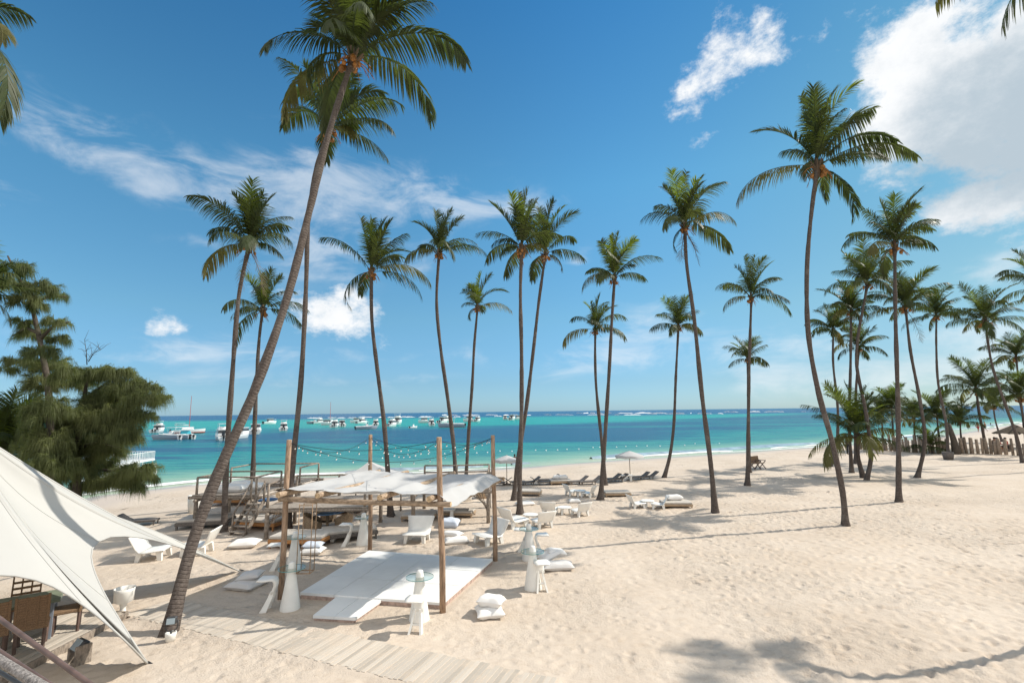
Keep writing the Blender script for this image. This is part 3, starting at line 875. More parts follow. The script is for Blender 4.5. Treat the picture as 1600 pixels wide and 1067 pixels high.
def palm(label, hub, base, mids, tips=None, n_rand=12, L=3.7, depth_top=0.0, r0=.165, r1=.105, flare=.10, seed=0,
         cat='palm tree', group='tall coconut palms on the beach', coconuts=True, dead=None, young=2, leaf=.85, n_leaf=40, base_pt=None, hub_pt=None, segs=None, old=1):
    """hub, base, mids are photograph pixels from which the palm's real place and bend are measured"""
    r0 *= .72; r1 *= .70; flare *= .9
    r = random.Random(seed * 13 + 5)
    B = base_pt if base_pt is not None else G(*base)
    Yb = B.y; Yh = Yb + depth_top
    H = hub_pt if hub_pt is not None else At(hub[0], hub[1], Yh)
    pts = [B]
    if hub_pt is None:
        for (u, v) in mids:
            f = (base[1] - v) / float(base[1] - hub[1])
            pts.append(At(u, v, Yb + depth_top * f))
    else:
        for (f, dx, dy) in mids:
            pts.append(B.lerp(H, f) + Vector((dx, dy, 0)))
    pts.append(H)
    root = thing('palm_tree', label, cat, B, 0, group)
    loc = [p - B for p in pts]; loc[0] = loc[0] - Vector((0, 0, .12))
    vs, fs, uv = trunk_mesh(loc, r0, r1, flare, seed, n=14 if Yb < 15 else 10)
    mesh_obj('trunk', vs, fs, M['trunk'], root, True, uv)
    h = H - B; ppm = F / Yh
    if segs is None: segs = 3 if Yb < 34 else 2
    hub_o = boot_mesh(seed, r1, L / 3.7).build('leaf_base', M['frond_dead'], root); hub_o.location = h
    spec = []
    if tips:
        for tp in tips:
            dx, dy, arch = tp[:3]
            ang = math.degrees(math.atan2(-dy, abs(dx) + 1e-6))
            chord = math.hypot(dx, dy) / ppm
            out = r.uniform(-22, 22) if len(tp) < 4 else tp[3]
            azz = (0 if dx >= 0 else 180) + out
            ln = chord * (1 + .55 * R(arch) ** 2) / max(.55, (1 - .35 * (1 - math.cos(R(out))) if True else 1))
            spec.append((azz, min(89, ang + arch), ang - 1.25 * arch, min(max(ln * .92, L * .5), L * 1.22), False))
    k0 = r.uniform(0, 360); n_leaf = int(n_leaf * 1.35)
    if tips: n_rand += 2
    else: n_rand += 2; L *= 1.06
    leaf *= 1.12
    for i in range(n_rand):
        q = (i + .5) / n_rand
        if tips: azz = r.choice((90, -90, -90)) + r.uniform(-50, 50)
        else: azz = k0 + i * 137.5 + r.uniform(-15, 15)
        if q < .38: e0, e1 = r.uniform(70, 86), r.uniform(10, 50)
        elif q < .75: e0, e1 = r.uniform(45, 68), r.uniform(-45, 0)
        else: e0, e1 = r.uniform(5, 35), r.uniform(-78, -50)
        spec.append((azz, e0, e1, L * r.uniform(.72, 1.08), q < .12))
    for i, (azz, e0, e1, ln, yng) in enumerate(spec):
        up = e0 > 68
        low = e1 < -48 and e0 < 40
        vv = .55 if up else (.30 if not low else .1)
        v_, f_ = frond_mesh(ln, azz, e0, e1, seed * 101 + i, n_leaf=n_leaf, segs=segs, leaf=leaf * (ln / 3.7) ** .5 * r.uniform(.9, 1.1),
                            droop=.45 if up else (.9 if not low else 1.15), vee=vv, ragged=.05 if not low else .14)
        mt = 'frond'
        if up and young > 0 and (yng or r.random() < .25): mt = 'frond_young'; young -= 1
        elif low and old > 0 and r.random() < .75: mt = 'frond_old'; old -= 1
        fo = mesh_obj('frond', v_, f_, M[mt], root); fo.location = h + Vector((0, 0, .12 * L / 3.7))
    if dead:
        for i, (azz, ln) in enumerate(dead):
            v_, f_ = frond_mesh(ln, azz, -60, -92, seed * 71 + i, n_leaf=26, segs=3, leaf=.55, droop=.22, vee=.1, ragged=.3, lw=.011)
            fo = mesh_obj('dead_frond', v_, f_, M['frond_dead'], root); fo.location = h - Vector((0, 0, .1))
    if coconuts:
        co = coconut_mesh(seed, .9 * L / 3.7).build('coconut_cluster', M['coconut'], root, True); co.location = h
    return root

PALMS = [
 dict(label='tallest palm, its thick ringed trunk leaning far right from beside the floodlight', hub=(550, 95), base=(262, 990), mids=[(300, 850), (345, 730), (400, 605), (450, 460), (487, 315), (515, 205)], depth_top=3.4,
      tips=[(-155, 83, 32), (-124, 12, 55), (-93, -68, 38), (-45, -112, 10), (5, -128, 6), (62, -118, 10), (143, -42, 50), (168, 52, 50), (120, 60, 60, 40), (100, -95, 22), (-75, -105, 12), (-60, 45, 60)], n_rand=8, L=3.6, r0=.185, r1=.12, flare=.06, n_leaf=60, leaf=.9, seed=1, young=1),
 dict(label='tall upright palm behind the leaning one, trunk rising by the left pergola post', hub=(514, 205), base=(450, 832), mids=[(456, 740), (470, 600), (478, 450), (482, 345), (495, 258)],
      tips=[(-114, -30, 42), (-29, -88, 12), (8, -112, 4), (98, -80, 25), (130, 5, 38), (128, 38, 32), (28, 25, 55), (-12, -65, 10), (55, -95, 12), (-60, -60, 25)], n_rand=5, L=3.2, r0=.165, r1=.105, n_leaf=56, seed=2),
 dict(label='tall palm with a hanging brown frond, left of the thick leaning trunk', hub=(390, 385), base=(350, 830), mids=[(354, 720), (362, 600), (371, 480), (380, 425)],
      tips=[(-72, 45, 42), (-66, -13, 42), (-60, -68, 10), (-5, -94, 5), (18, -91, 10), (43, -78, 15), (68, -40, 35), (83, 18, 38), (58, 23, 32), (-25, -80, 8)], n_rand=5, L=2.9, seed=3, dead=[(0, 2.2), (150, 2.0)], n_leaf=46),
 dict(label='shorter palm behind the railed deck, right of the one with a brown frond', hub=(410, 487), base=(391, 790), mids=[(395, 740), (399, 640), (404, 540)],
      tips=[(-52, 48, 42), (-35, 18, 45), (-13, -66, 5), (10, -73, 5), (30, -58, 12), (56, -23, 40), (61, 2, 42), (58, 23, 38), (-25, -45, 12)], n_rand=4, L=2.6, seed=4, n_leaf=40),
 dict(label='palm with a curved slim trunk rising behind the white pergola sail', hub=(580, 427), base=(611, 806), mids=[(606, 740), (600, 660), (590, 580), (581, 500)],
      tips=[(-85, -43, 28), (-29, 52, 58), (-24, -94, 6), (-6, -96, 4), (19, -96, 6), (39, -88, 10), (62, -63, 20), (59, -30, 42), (85, 23, 46), (72, 53, 38)], n_rand=3, L=2.7, seed=5, n_leaf=44),
 dict(label='palm with a bowed trunk, left of the shortest of the middle palms', hub=(686, 397), base=(713, 782), mids=[(709, 700), (698, 610), (688, 540), (682, 470)],
      tips=[(-48, -42, 32), (-48, 22, 42), (-34, -4, 45), (-10, -76, 5), (21, -74, 8), (41, -65, 12), (58, -8, 46), (72, 25, 42), (-20, -40, 15)], n_rand=4, L=2.7, seed=6, n_leaf=42),
 dict(label='small crowned palm between the bowed palm and the crossing twin trunks', hub=(746, 482), base=(727, 762), mids=[(732, 680), (738, 600), (741, 540)],
      tips=[(-32, -28, 28), (-10, 18, 50), (-15, -40, 10), (4, -62, 5), (24, -58, 12), (46, -23, 42), (51, 10, 42), (-25, -2, 45)], n_rand=3, L=2.2, seed=7, n_leaf=36),
 dict(label='straight front trunk of the crossing pair, bulky crown with orange coconuts', hub=(815, 390), base=(812, 803), mids=[(812, 730), (815, 640), (815, 550), (813, 460)],
      tips=[(-75, -23, 32), (-58, -75, 16), (-45, -3, 46), (-8, -102, 5), (8, -105, 5), (26, -86, 10), (36, 8, 46), (45, -40, 35), (-28, 22, 50), (60, -20, 40)], n_rand=4, L=2.9, seed=8, n_leaf=44),
 dict(label='slanting rear trunk of the crossing pair, crown just right of its neighbour', hub=(852, 400), base=(802, 781), mids=[(809, 720), (822, 640), (832, 560), (842, 470)],
      tips=[(37, -88, 15), (14, -98, 8), (58, -62, 30), (66, -20, 40), (22, 22, 52), (-14, -84, 8), (-40, -50, 25), (62, 5, 40)], n_rand=4, L=2.8, seed=9, n_leaf=40),
 dict(label='palm with a thick fluted base behind the white chairs near the loungers', hub=(960, 438), base=(938, 781), mids=[(944, 700), (952, 580), (956, 500)],
      tips=[(-51, 14, 52), (-24, -67, 8), (-8, -78, 5), (10, -84, 5), (41, -65, 22), (69, -20, 42), (46, 3, 42), (34, -14, 42), (-40, -8, 48)], n_rand=5, L=2.5, seed=10, n_leaf=40, young=4, flare=.18),
 dict(label='small palm whose trunk crosses close behind the fluted trunk', hub=(930, 517), base=(946, 757), mids=[(940, 690), (932, 610), (930, 560)],
      tips=[(-42, 31, 46), (-37, -8, 52), (-11, -45, 8), (8, -59, 5), (22, -42, 10), (51, -8, 46), (39, 22, 46), (34, -37, 25)], n_rand=4, L=2.3, seed=11, n_leaf=36),
 dict(label='thin S-curved palm at the water side of the open sand, right of the umbrella', hub=(1060, 512), base=(1037, 746), mids=[(1047, 710), (1053, 660), (1056, 590)], n_rand=16,
      L=2.3, seed=12, n_leaf=34),
 dict(label='tall palm with a shaggy brown skirt below its crown, trunk leaning left', hub=(1070, 357), base=(1118, 801), mids=[(1110, 720), (1097, 620), (1085, 500), (1073, 415)],
      tips=[(-75, 0, 42), (-34, -75, 14), (3, -100, 5), (34, -88, 12), (63, -60, 32), (80, 9, 42), (77, 29, 42), (-14, 34, 42), (-50, -30, 32)], n_rand=5, L=2.9, seed=13, n_leaf=44, dead=[(-60, 1.6), (100, 1.5), (10, 1.8)]),
 dict(label='upright palm over the two empty deck chairs', hub=(1174, 467), base=(1168, 758), mids=[(1169, 680), (1170, 600), (1172, 530)],
      tips=[(-54, -8, 42), (-44, 20, 42), (-10, -74, 5), (12, -76, 5), (36, -56, 15), (54, -25, 36), (56, 25, 42), (-30, -48, 20)], n_rand=4, L=2.6, seed=14, n_leaf=38),
 dict(label='low small palm crown close behind the upright palm over the deck chairs', hub=(1168, 562), base=(1171, 738), mids=[(1170, 680), (1169, 620)],
      n_rand=15, L=2.0, seed=15, n_leaf=30),
 dict(label='tallest palm on the right, S-curved trunk standing alone on open sand', hub=(1277, 263), base=(1321, 820), mids=[(1317, 770), (1300, 690), (1278, 610), (1263, 520), (1261, 420), (1268, 330)],
      tips=[(-115, 55, 38), (-92, -66, 34), (-42, -22, 35), (-23, -138, 8), (8, -142, 5), (40, -144, 10), (109, -115, 16), (104, -92, 26), (126, -32, 38), (150, 22, 38), (42, 88, 42), (70, -75, 22)], n_rand=4, L=3.6, seed=16, n_leaf=56, r0=.15, r1=.11),
 dict(label='straight tall palm on the right with a broad windblown crown', hub=(1398, 387), base=(1404, 783), mids=[(1404, 700), (1402, 600), (1399, 480)],
      tips=[(-70, -5, 52), (-59, 25, 42), (-46, -71, 6), (-17, -84, 5), (9, -92, 5), (46, -71, 16), (85, -37, 32), (52, 15, 46), (72, -10, 42), (-50, -30, 35)], n_rand=6, L=3.0, seed=17, n_leaf=44),
 dict(label='palm with two bends in its trunk, left neighbour of the straight tall palm', hub=(1355, 445), base=(1353, 750), mids=[(1361, 710), (1352, 640), (1338, 555)], n_rand=19, L=2.7, seed=18),
 dict(label='straight slim palm with orange coconuts in the right-hand cluster', hub=(1330, 490), base=(1331, 738), mids=[(1327, 660), (1329, 570)], n_rand=18, L=2.6, seed=19),
 dict(label='leftmost palm of the right-hand cluster, leaning base behind the solitary tall palm', hub=(1302, 518), base=(1296, 728), mids=[(1307, 700), (1309, 640), (1302, 570)], n_rand=17, L=2.5, seed=20),
 dict(label='palm with a boomerang-bent trunk right of the straight tall palm', hub=(1415, 482), base=(1433, 746), mids=[(1445, 690), (1438, 630), (1423, 550)], n_rand=18, L=2.8, seed=21, dead=[(-20, 2.4)]),
 dict(label='palm standing in a dark tub before the log fence', hub=(1463, 495), base=(1482, 715), mids=[(1478, 660), (1466, 600), (1463, 540)], n_rand=18, L=2.9, seed=22),
 dict(label='leaning palm at the right edge in front of the thatched shelter', hub=(1540, 505), base=(1598, 722), mids=[(1588, 680), (1570, 630), (1550, 570)], n_rand=20, L=3.5, seed=23, dead=[(20, 2.6), (60, 2.2)]),
 dict(label='palm cut by the right edge above the leaning palm', hub=(1625, 452), base=(1640, 735), mids=[(1636, 640), (1630, 540)], n_rand=18, L=3.2, seed=24),
 dict(label='medium palm with a full drooping crown over the middle of the log fence', hub=(1526, 612), base=(1541, 702), mids=[(1535, 670), (1529, 640)], n_rand=24, L=4.0, seed=25, r0=.2, r1=.16, group='short palms by the log fence'),
 dict(label='bushy young palm with yellowing lower fronds between two bent trunks', hub=(1340, 686), base=(1350, 746), mids=[(1341, 715)], n_rand=28, L=3.7, seed=26, r0=.19, r1=.17, coconuts=False, young=8, old=6, group='short palms by the log fence'),
 dict(label='short palm at the left end of the log fence', hub=(1393, 640), base=(1395, 703), mids=[(1395, 670)], n_rand=20, L=3.0, seed=27, coconuts=False, young=4, group='short palms by the log fence'),
 dict(label='yellow-green short palm just left of the boomerang-bent trunk', hub=(1428, 658), base=(1427, 699), mids=[(1429, 680)], n_rand=18, L=3.0, seed=28, coconuts=False, young=7, old=4, group='short palms by the log fence'),
 dict(label='dense short palm by the trunk that stands in a dark tub', hub=(1464, 652), base=(1474, 706), mids=[(1467, 680)], n_rand=20, L=3.0, seed=29, coconuts=False, group='short palms by the log fence'),
 dict(label='stemless green palm seedling against the log fence', hub=(1454, 700), base=(1455, 708), mids=[], n_rand=13, L=2.4, seed=30, coconuts=False, young=5, old=0, group='short palms by the log fence'),
 dict(label='palm with a slanted thin trunk near the thatched shelter', hub=(1552, 636), base=(1566, 690), mids=[(1556, 660)], n_rand=18, L=3.3, seed=31, group='short palms by the log fence'),
 dict(label='dark full palm at the right edge over the thatched shelter', hub=(1592, 622), base=(1612, 712), mids=[(1603, 670)], n_rand=24, L=3.2, seed=32, group='short palms by the log fence'),
 dict(label='short bright palm behind the bushy one, its crown touching the straight tall trunk', hub=(1378, 652), base=(1380, 702), mids=[(1379, 680)], n_rand=18, L=3.2, seed=37, coconuts=False, young=6, group='short palms by the log fence'),
 dict(label='short palm left of the full crowned medium palm, over the tall stump', hub=(1500, 662), base=(1506, 702), mids=[(1502, 685)], n_rand=16, L=2.8, seed=38, coconuts=False, young=2, group='short palms by the log fence'),
 dict(label='tall palm at the right edge behind the leaning one, fronds overlapping its crown', hub=(1588, 560), base=(1604, 700), mids=[(1598, 650), (1592, 600)], n_rand=20, L=3.4, seed=39, group='short palms by the log fence'),
 dict(label='half hidden palm crown below the straight slim one with orange coconuts', hub=(1342, 545), base=(1337, 724), mids=[(1336, 660), (1338, 600)], n_rand=16, L=2.5, seed=33),
 dict(label='cut off palm at the left edge, its upper fronds reaching into the sky', hub=(-82, 30), base=(-120, 960), mids=[(-100, 600), (-80, 300)], tips=[(165, 95, 30), (140, 0, 30), (98, 205, 45), (20, -120, 5), (-60, -60, 20), (-90, 20, 40)], n_rand=0, L=3.3, seed=34, n_leaf=52),
 dict(label='frond of a hidden palm at the left edge beside the top of the tall casuarina', hub=(-48, 470), base=(-70, 860), mids=[(-60, 650)], tips=[(78, -25, 35), (92, -5, 30), (85, 18, 35), (72, -60, 22), (50, 40, 45), (-60, -40, 25), (0, -90, 5)], n_rand=4, L=3.2, seed=35, n_leaf=44),
 dict(label='low palm with long arching fronds rising behind the white tent', hub=(-2, 735), base=(-4, 835), mids=[(-3, 780)], tips=[(58, -110, 20), (102, -55, 30), (122, -15, 30), (130, 35, 32), (70, 55, 45), (10, -125, 6), (85, -90, 22), (-40, -100, 10), (110, 12, 25), (62, -25, 50), (35, -95, 30)], n_rand=6, L=4.0, seed=36, n_leaf=54, coconuts=False, old=3, group='short palms by the tent'),
]
for d in PALMS: palm(**d)
KS = Vector((SUN_DIR.x / SUN_DIR.z, SUN_DIR.y / SUN_DIR.z, 1))          # metres along the sun's ray per metre of height
a, b, c = G(1600, 1020), G(1370, 1060), G(1205, 1022)
base41 = a + Vector((3.0, .85, 0)); h41 = c + KS * 12.6
m1, m2 = a + KS * 3.2, b + KS * 7.0
def off_line(p): f = p.z / h41.z; q = base41.lerp(h41, f); return (f, p.x - q.x, p.y - q.y)
palm(label='palm beyond the right edge of the view whose crown shades the near sand', hub=None, base=None, base_pt=base41, hub_pt=h41, mids=[off_line(m1), off_line(m2)], n_rand=3, L=1.8, r0=.14, seed=41)
palm(label='palm standing beside the camera, only frond tips hang into the top right corner', hub=None, base=None, base_pt=Vector((15.0, 7.6, 0)), hub_pt=Vector((14.0, 9.6, 15.7)), mids=[(.5, .4, -.4)], n_rand=15, L=3.6, seed=42)
palm(label='palm far beyond the right edge whose crown shades the sand at the right border', hub=None, base=None, base_pt=Vector((24.8, 14.5, 0)), hub_pt=Vector((26.2, 15.1, 10)), mids=[(.5, -.3, 0)], n_rand=14, L=3.2, seed=43)

# ------------------------------------------------------------------ casuarinas
def casuarina(label, base, trunk_px, blobs, Y, seed, r0, branches_px=(), n_per=330, bare=()):
    r = random.Random(seed); q = np.random.default_rng(seed)
    B = base; root = thing('casuarina_tree', label, 'casuarina tree', B, 0, 'casuarinas behind the tent')
    tp = [B + Vector((0, 0, -.1))] + [At(u, v, Y) for u, v in trunk_px]
    mb = MB(); n = len(tp)
    mb.tube([p - B for p in tp], [r0 * (1 - .88 * i / (n - 1)) + .012 for i in range(n)], 9)
    mb.build('trunk', M['barkc'], root, True)
    for path in branches_px:
        bm = MB(); pp = [At(u, v, Y + dy) - B for u, v, dy in path]
        bm.tube(pp, [.075 * (1 - .85 * i / (len(pp) - 1)) + .008 for i in range(len(pp))], 6); bm.build('branch', M['barkc'], root, True)
    for path in bare:
        bm = MB(); pp = [At(u, v, Y) - B for u, v in path]
        bm.tube(pp, [.018 * (1 - .8 * i / (len(pp) - 1)) + .004 for i in range(len(pp))], 5)
        for i in range(9):
            f = r.random(); k = int(f * (len(pp) - 1)); a = pp[k].lerp(pp[k + 1], r.random())
            d = Vector((r.uniform(-1, 1), r.uniform(-.5, .5), r.uniform(.1, 1))).normalized() * r.uniform(.25, .7)
            bm.tube([a, a + d * .6 + Vector((0, 0, .03)), a + d], [.010, .007, .003], 4)
        bm.build('bare_branch', M['barkc'], root, True)
    ppm = F / Y
    for (u, v, ru, rv, w) in blobs:
        vs = []; fs = []
        dep = r.uniform(-1.0, 1.0)
        c = At(u, v, Y + dep) - B
        rx, rz = .88 * ru / ppm, .82 * rv / ppm; ry = rx * .8
        cnt = int(n_per * w * (rx * rz) / .5) + 40
        # boughlets from the middle outwards, each hung with sprays of fine needles
        nb = max(7, int(cnt / 9))
        for b in range(nb):
            a = r.uniform(0, 6.28); e = math.asin(r.uniform(-.75, 1)); k = r.uniform(.55, 1.18)
            tip = c + Vector((math.cos(a) * math.cos(e) * rx, math.sin(a) * math.cos(e) * ry, math.sin(e) * rz)) * k
            st = c + (tip - c) * .15
            mid = st.lerp(tip, .55) + Vector((0, 0, .12 * rz))
            o = len(vs)
            wv = Vector((-math.sin(a), math.cos(a), 0)) * .010
            for p_, w_ in ((st, 1.6), (mid, 1.1), (tip, .3)): vs += [p_ + wv * w_, p_ - wv * w_]
            fs += [(o, o + 1, o + 3, o + 2), (o + 2, o + 3, o + 5, o + 4)]
            for s in range(13):
                f = r.uniform(.2, 1.05)
                p = st.lerp(mid, f / .55) if f < .55 else mid.lerp(tip, (f - .55) / .45)
                out = Vector((math.cos(a) + r.uniform(-.8, .8), math.sin(a) + r.uniform(-.8, .8), r.uniform(-.35, .45)))
                out.normalize()
                for k2 in range(7):
                    d = (out + Vector((r.uniform(-.5, .5), r.uniform(-.5, .5), r.uniform(-.4, .4)))).normalized()
                    ln = r.uniform(.24, .62) * min(1.15, .55 + rx * .6); q1 = p + d * ln * .5; q2 = q1 + (d * .28 + Vector((.05, 0, -.85))).normalized() * ln * .85
                    sd = d.cross(Vector((r.uniform(-1, 1), r.uniform(-1, 1), .3))).normalized() * r.uniform(.0045, .009)
                    o = len(vs); vs += [p + sd * .4, p - sd * .4, q1 + sd, q1 - sd, q2]
                    fs += [(o, o + 1, o + 3, o + 2), (o + 2, o + 3, o + 4)]
        mesh_obj('foliage_clump', vs, fs, M['needles'], root)
    return root
casuarina('tall narrow casuarina with layered drooping boughs at the left edge', At(78, 812, 20.5).xy.to_3d(), [(80, 700), (75, 600), (62, 530), (48, 470), (22, 420), (12, 400)],
    [(18, 420, 30, 16, 1), (8, 445, 26, 18, 1), (58, 452, 30, 16, 1.1), (40, 470, 24, 14, 1), (90, 464, 16, 6, 1), (32, 505, 16, 13, 1), (62, 480, 14, 10, .7), (88, 504, 22, 9, 1), (52, 522, 26, 14, 1.1), (90, 532, 18, 12, 1), (66, 552, 24, 14, 1), (30, 566, 22, 8, 1), (8, 578, 14, 9, 1), (78, 572, 34, 20, 1.2), (66, 600, 26, 22, 1.2), (100, 585, 20, 14, 1), (75, 640, 34, 26, 1.2), (60, 680, 32, 26, 1.2), (80, 655, 32, 26, 1.2), (70, 700, 36, 28, 1.2), (88, 728, 32, 26, 1.2), (75, 690, 30, 26, 1.2)],
    20.5, 51, .15, n_per=400, branches_px=[[(60, 520, 0), (40, 512, 0), (20, 525, .2)], [(66, 550, 0), (40, 560, .1), (6, 575, .2)], [(50, 475, 0), (80, 462, .1), (104, 464, .2)], [(62, 530, 0), (85, 508, -.1), (108, 503, -.2)]])
casuarina('wide spreading casuarina with weeping foliage over the water beside the white party boat', At(120, 815, 22).xy.to_3d(), [(120, 740), (122, 690), (128, 640), (135, 600), (138, 575)],
    [(145, 585, 34, 18, 1), (180, 585, 30, 18, 1), (122, 600, 26, 20, 1), (196, 604, 32, 22, 1), (232, 606, 22, 15, 1), (226, 626, 30, 20, 1), (255, 622, 12, 10, .6), (178, 622, 36, 24, 1.2), (150, 632, 30, 24, 1.2), (198, 650, 32, 24, 1.2), (160, 655, 36, 26, 1.2), (208, 682, 18, 24, 1), (180, 680, 30, 26, 1.2), (138, 665, 32, 26, 1.2), (170, 702, 26, 28, 1.2), (135, 700, 36, 26, 1.2), (110, 660, 30, 28, 1.2), (100, 695, 36, 28, 1.2), (150, 728, 28, 24, 1.2), (120, 735, 32, 26, 1.2), (215, 733, 30, 13, 1.1), (196, 748, 28, 18, 1.2), (228, 748, 18, 14, 1), (165, 752, 26, 18, 1.1), (205, 764, 22, 9, 1), (130, 760, 24, 18, 1.1), (75, 740, 34, 24, 1.2), (232, 650, 12, 14, .6)],
    22, 52, .17, n_per=400, branches_px=[[(125, 680, 0), (160, 640, .3), (200, 615, .4), (262, 618, .6)], [(122, 700, 0), (150, 690, -.4), (190, 700, -.6)], [(125, 650, 0), (150, 610, .2), (185, 585, .3)], [(122, 730, 0), (170, 735, .3), (225, 740, .4)]],
    bare=[[(136, 570), (135, 550), (132, 530)], [(138, 565), (146, 552), (158, 546)]])

# ------------------------------------------------------------------ white star tent
PK = Vector((-12.4, 11.0, 4.62)); ANG0 = 37.7
A_END = G(374, 892); B_END = G(231, 1037)
def star_tent():
    root = thing('star_tent', 'big white star shaped shade tent with pointed corners pegged in the sand', 'tent', (PK.x, PK.y, 0), 0)
    o = Vector((PK.x, PK.y, 0))
    ends = [A_END, B_END]
    for k in range(2, 6):
        a = R(ANG0 - 57 * k - 3); ends.append(Vector((PK.x + 5.9 * math.cos(a), PK.y + 5.9 * math.sin(a), 0)))
    NS, NT = 26, 28
    # the free edges between the corners, measured as points in space
    free = {0: [A_END, At(335, 874, 14.0), At(300, 861, 13.6), At(255, 847, 13.1), At(215, 839, 12.7), At(175, 838, 12.25), At(152, 847, 11.85), At(143, 863, 11.5), At(146, 888, 11.1), At(162, 925, 10.6), At(188, 970, 10.05), At(212, 1008, 9.55), B_END],
            1: [B_END, At(195, 1000, 9.02), At(150, 960, 9.06), At(100, 925, 9.08), At(60, 907, 9.05), At(20, 899, 8.95), At(-40, 899, 8.7), At(-110, 916, 8.4), At(-250, 985, 7.3), ends[2]]}
    def edge_pt(k, e0, e1, t):
        if k in free:
            P = free[k]; ln = [0]
            for a, b in zip(P[:-1], P[1:]): ln.append(ln[-1] + (b - a).length)
            d = t * ln[-1]; i = 0
            while i < len(ln) - 2 and ln[i + 1] < d: i += 1
            f = (d - ln[i]) / (ln[i + 1] - ln[i]); p0 = P[max(i - 1, 0)]; p1 = P[i]; p2 = P[i + 1]; p3 = P[min(i + 2, len(P) - 1)]
            return .5 * ((2 * p1) + (p2 - p0) * f + (2 * p0 - 5 * p1 + 4 * p2 - p3) * f * f + (3 * p1 - p0 - 3 * p2 + p3) * f ** 3)
        w = math.sin(math.pi * t) ** (.45 if k != 5 else .3); q = e0.lerp(e1, t)
        q.x += (PK.x - q.x) * .5 * w; q.y += (PK.y - q.y) * .5 * w; q.z = (1.5 if k != 5 else 2.3) * w
        return q
    for k in range(6):
        e0 = ends[k]; e1 = ends[(k + 1) % 6]
        vs = []
        E = [edge_pt(k, e0, e1, j / NT) for j in range(NT + 1)]
        for i in range(NS + 1):
            s = i / NS
            for j in range(NT + 1):
                t = j / NT
                p = PK.lerp(E[j], s); w = math.sin(math.pi * t)
                p.z -= (.28 + (.10 if k != 1 else -.07) * w) * math.sin(math.pi * s)
                p.z += .020 * math.sin(t * 40 + s * 4) * s * (1 - s) * 2 * abs(t - .5) * 2 * w
                vs.append(p - o)
        fs = []
        m = NT + 1
        for i in range(NS):
            for j in range(NT): fs.append((i * m + j, i * m + j + 1, (i + 1) * m + j + 1, (i + 1) * m + j))
        mesh_obj('canvas_panel', vs, fs, M['tent'], root, True)
        # hem tube along the free edge and webbing over the ridge
        hem = MB(); hem.tube([vs[NS * m + j] for j in range(m)], .016, 5); hem.build('hem', M['tent'], root, True)
        web = MB(); web.tube([vs[i * m] + Vector((0, 0, .006)) for i in range(NS + 1)], .020, 5); web.build('ridge_strap', M['tent'], root, True)
        for j in (NT // 4, NT // 2, NT * 3 // 4):
            sm = MB(); sm.tube([vs[i * m + j] + Vector((0, 0, .004)) for i in range(2, NS + 1)], .007, 4); sm.build('seam', M['tent'], root, True)
        pg = MB(); g = e0 - o; dd = Vector((g.x, g.y, 0)).normalized()
        pg.tube([g + Vector((0, 0, .04)), g + dd * .28 - Vector((0, 0, .06))], .018, 6); pg.build('peg', M['dark'], root, True)
    mb = MB(); mb.tube([(0, 0, 0), (0, 0, PK.z - .02)], .06, 10); mb.build('pole', M['dark'], root, True)
star_tent()

# ------------------------------------------------------------------ boardwalk and dining deck
def plank_field(mb, a, b, w, pw, gap, z, th, seed, jit=.03):
    """cross planks laid from a to b"""
    r = random.Random(seed); a = Vector(a); b = Vector(b); d = (b - a); L = d.length; d.normalize(); nrm = Vector((-d.y, d.x, 0)); s = 0
    while s < L:
        c = a + d * (s + pw / 2); off = r.uniform(-jit, jit)
        M3 = Matrix((d, nrm, Vector((0, 0, 1)))).transposed() @ Euler((r.uniform(-.01, .01), 0, r.uniform(-.008, .008))).to_matrix()
        mb.box(c + nrm * off + Vector((0, 0, z + r.uniform(-.004, .004))), (pw - gap, w + r.uniform(-jit, jit), th), M3, bev=.004)
        s += pw
def plank_mat():
    m = M['plank']; t = m.node_tree
    return m
walk = thing('boardwalk', 'bleached plank boardwalk crossing the sand below the white dance floor', 'boardwalk', (wa.x, wa.y, 0))
mb = MB(); plank_field(mb, Vector((0, 0, 0)), wb - wa, 1.04, .098, .010, .045, .035, 3); mb.build('planks', M['plank'], walk)
mb = MB(); nn = Vector((-dv.y, dv.x, 0))
for s in (-1, 1): mb.bar(nn * s * .42 + Vector((0, 0, -.01)), (wb - wa) + nn * s * .42 + Vector((0, 0, -.01)), .07, .07)
mb.build('joist', M['greywood'], walk)
deck = thing('dining_deck', 'low plank dining deck in the shade under the star tent', 'deck', (-9.0, 9.3, 0))
mb = MB(); plank_field(mb, Vector((-8.6, 1.42, 0)), Vector((.02, 1.42, 0)), 2.84, .12, .012, .10, .04, 5, .0); mb.build('planks', M['plank'], deck)
mb = MB(); mb.box((-4.3, -.02, .06), (8.64, .05, .15)); mb.box((.04, 1.42, .06), (.05, 2.86, .15)); mb.box((-4.3, 2.86, .06), (8.64, .05, .15)); mb.build('fascia', M['greywood'], deck)

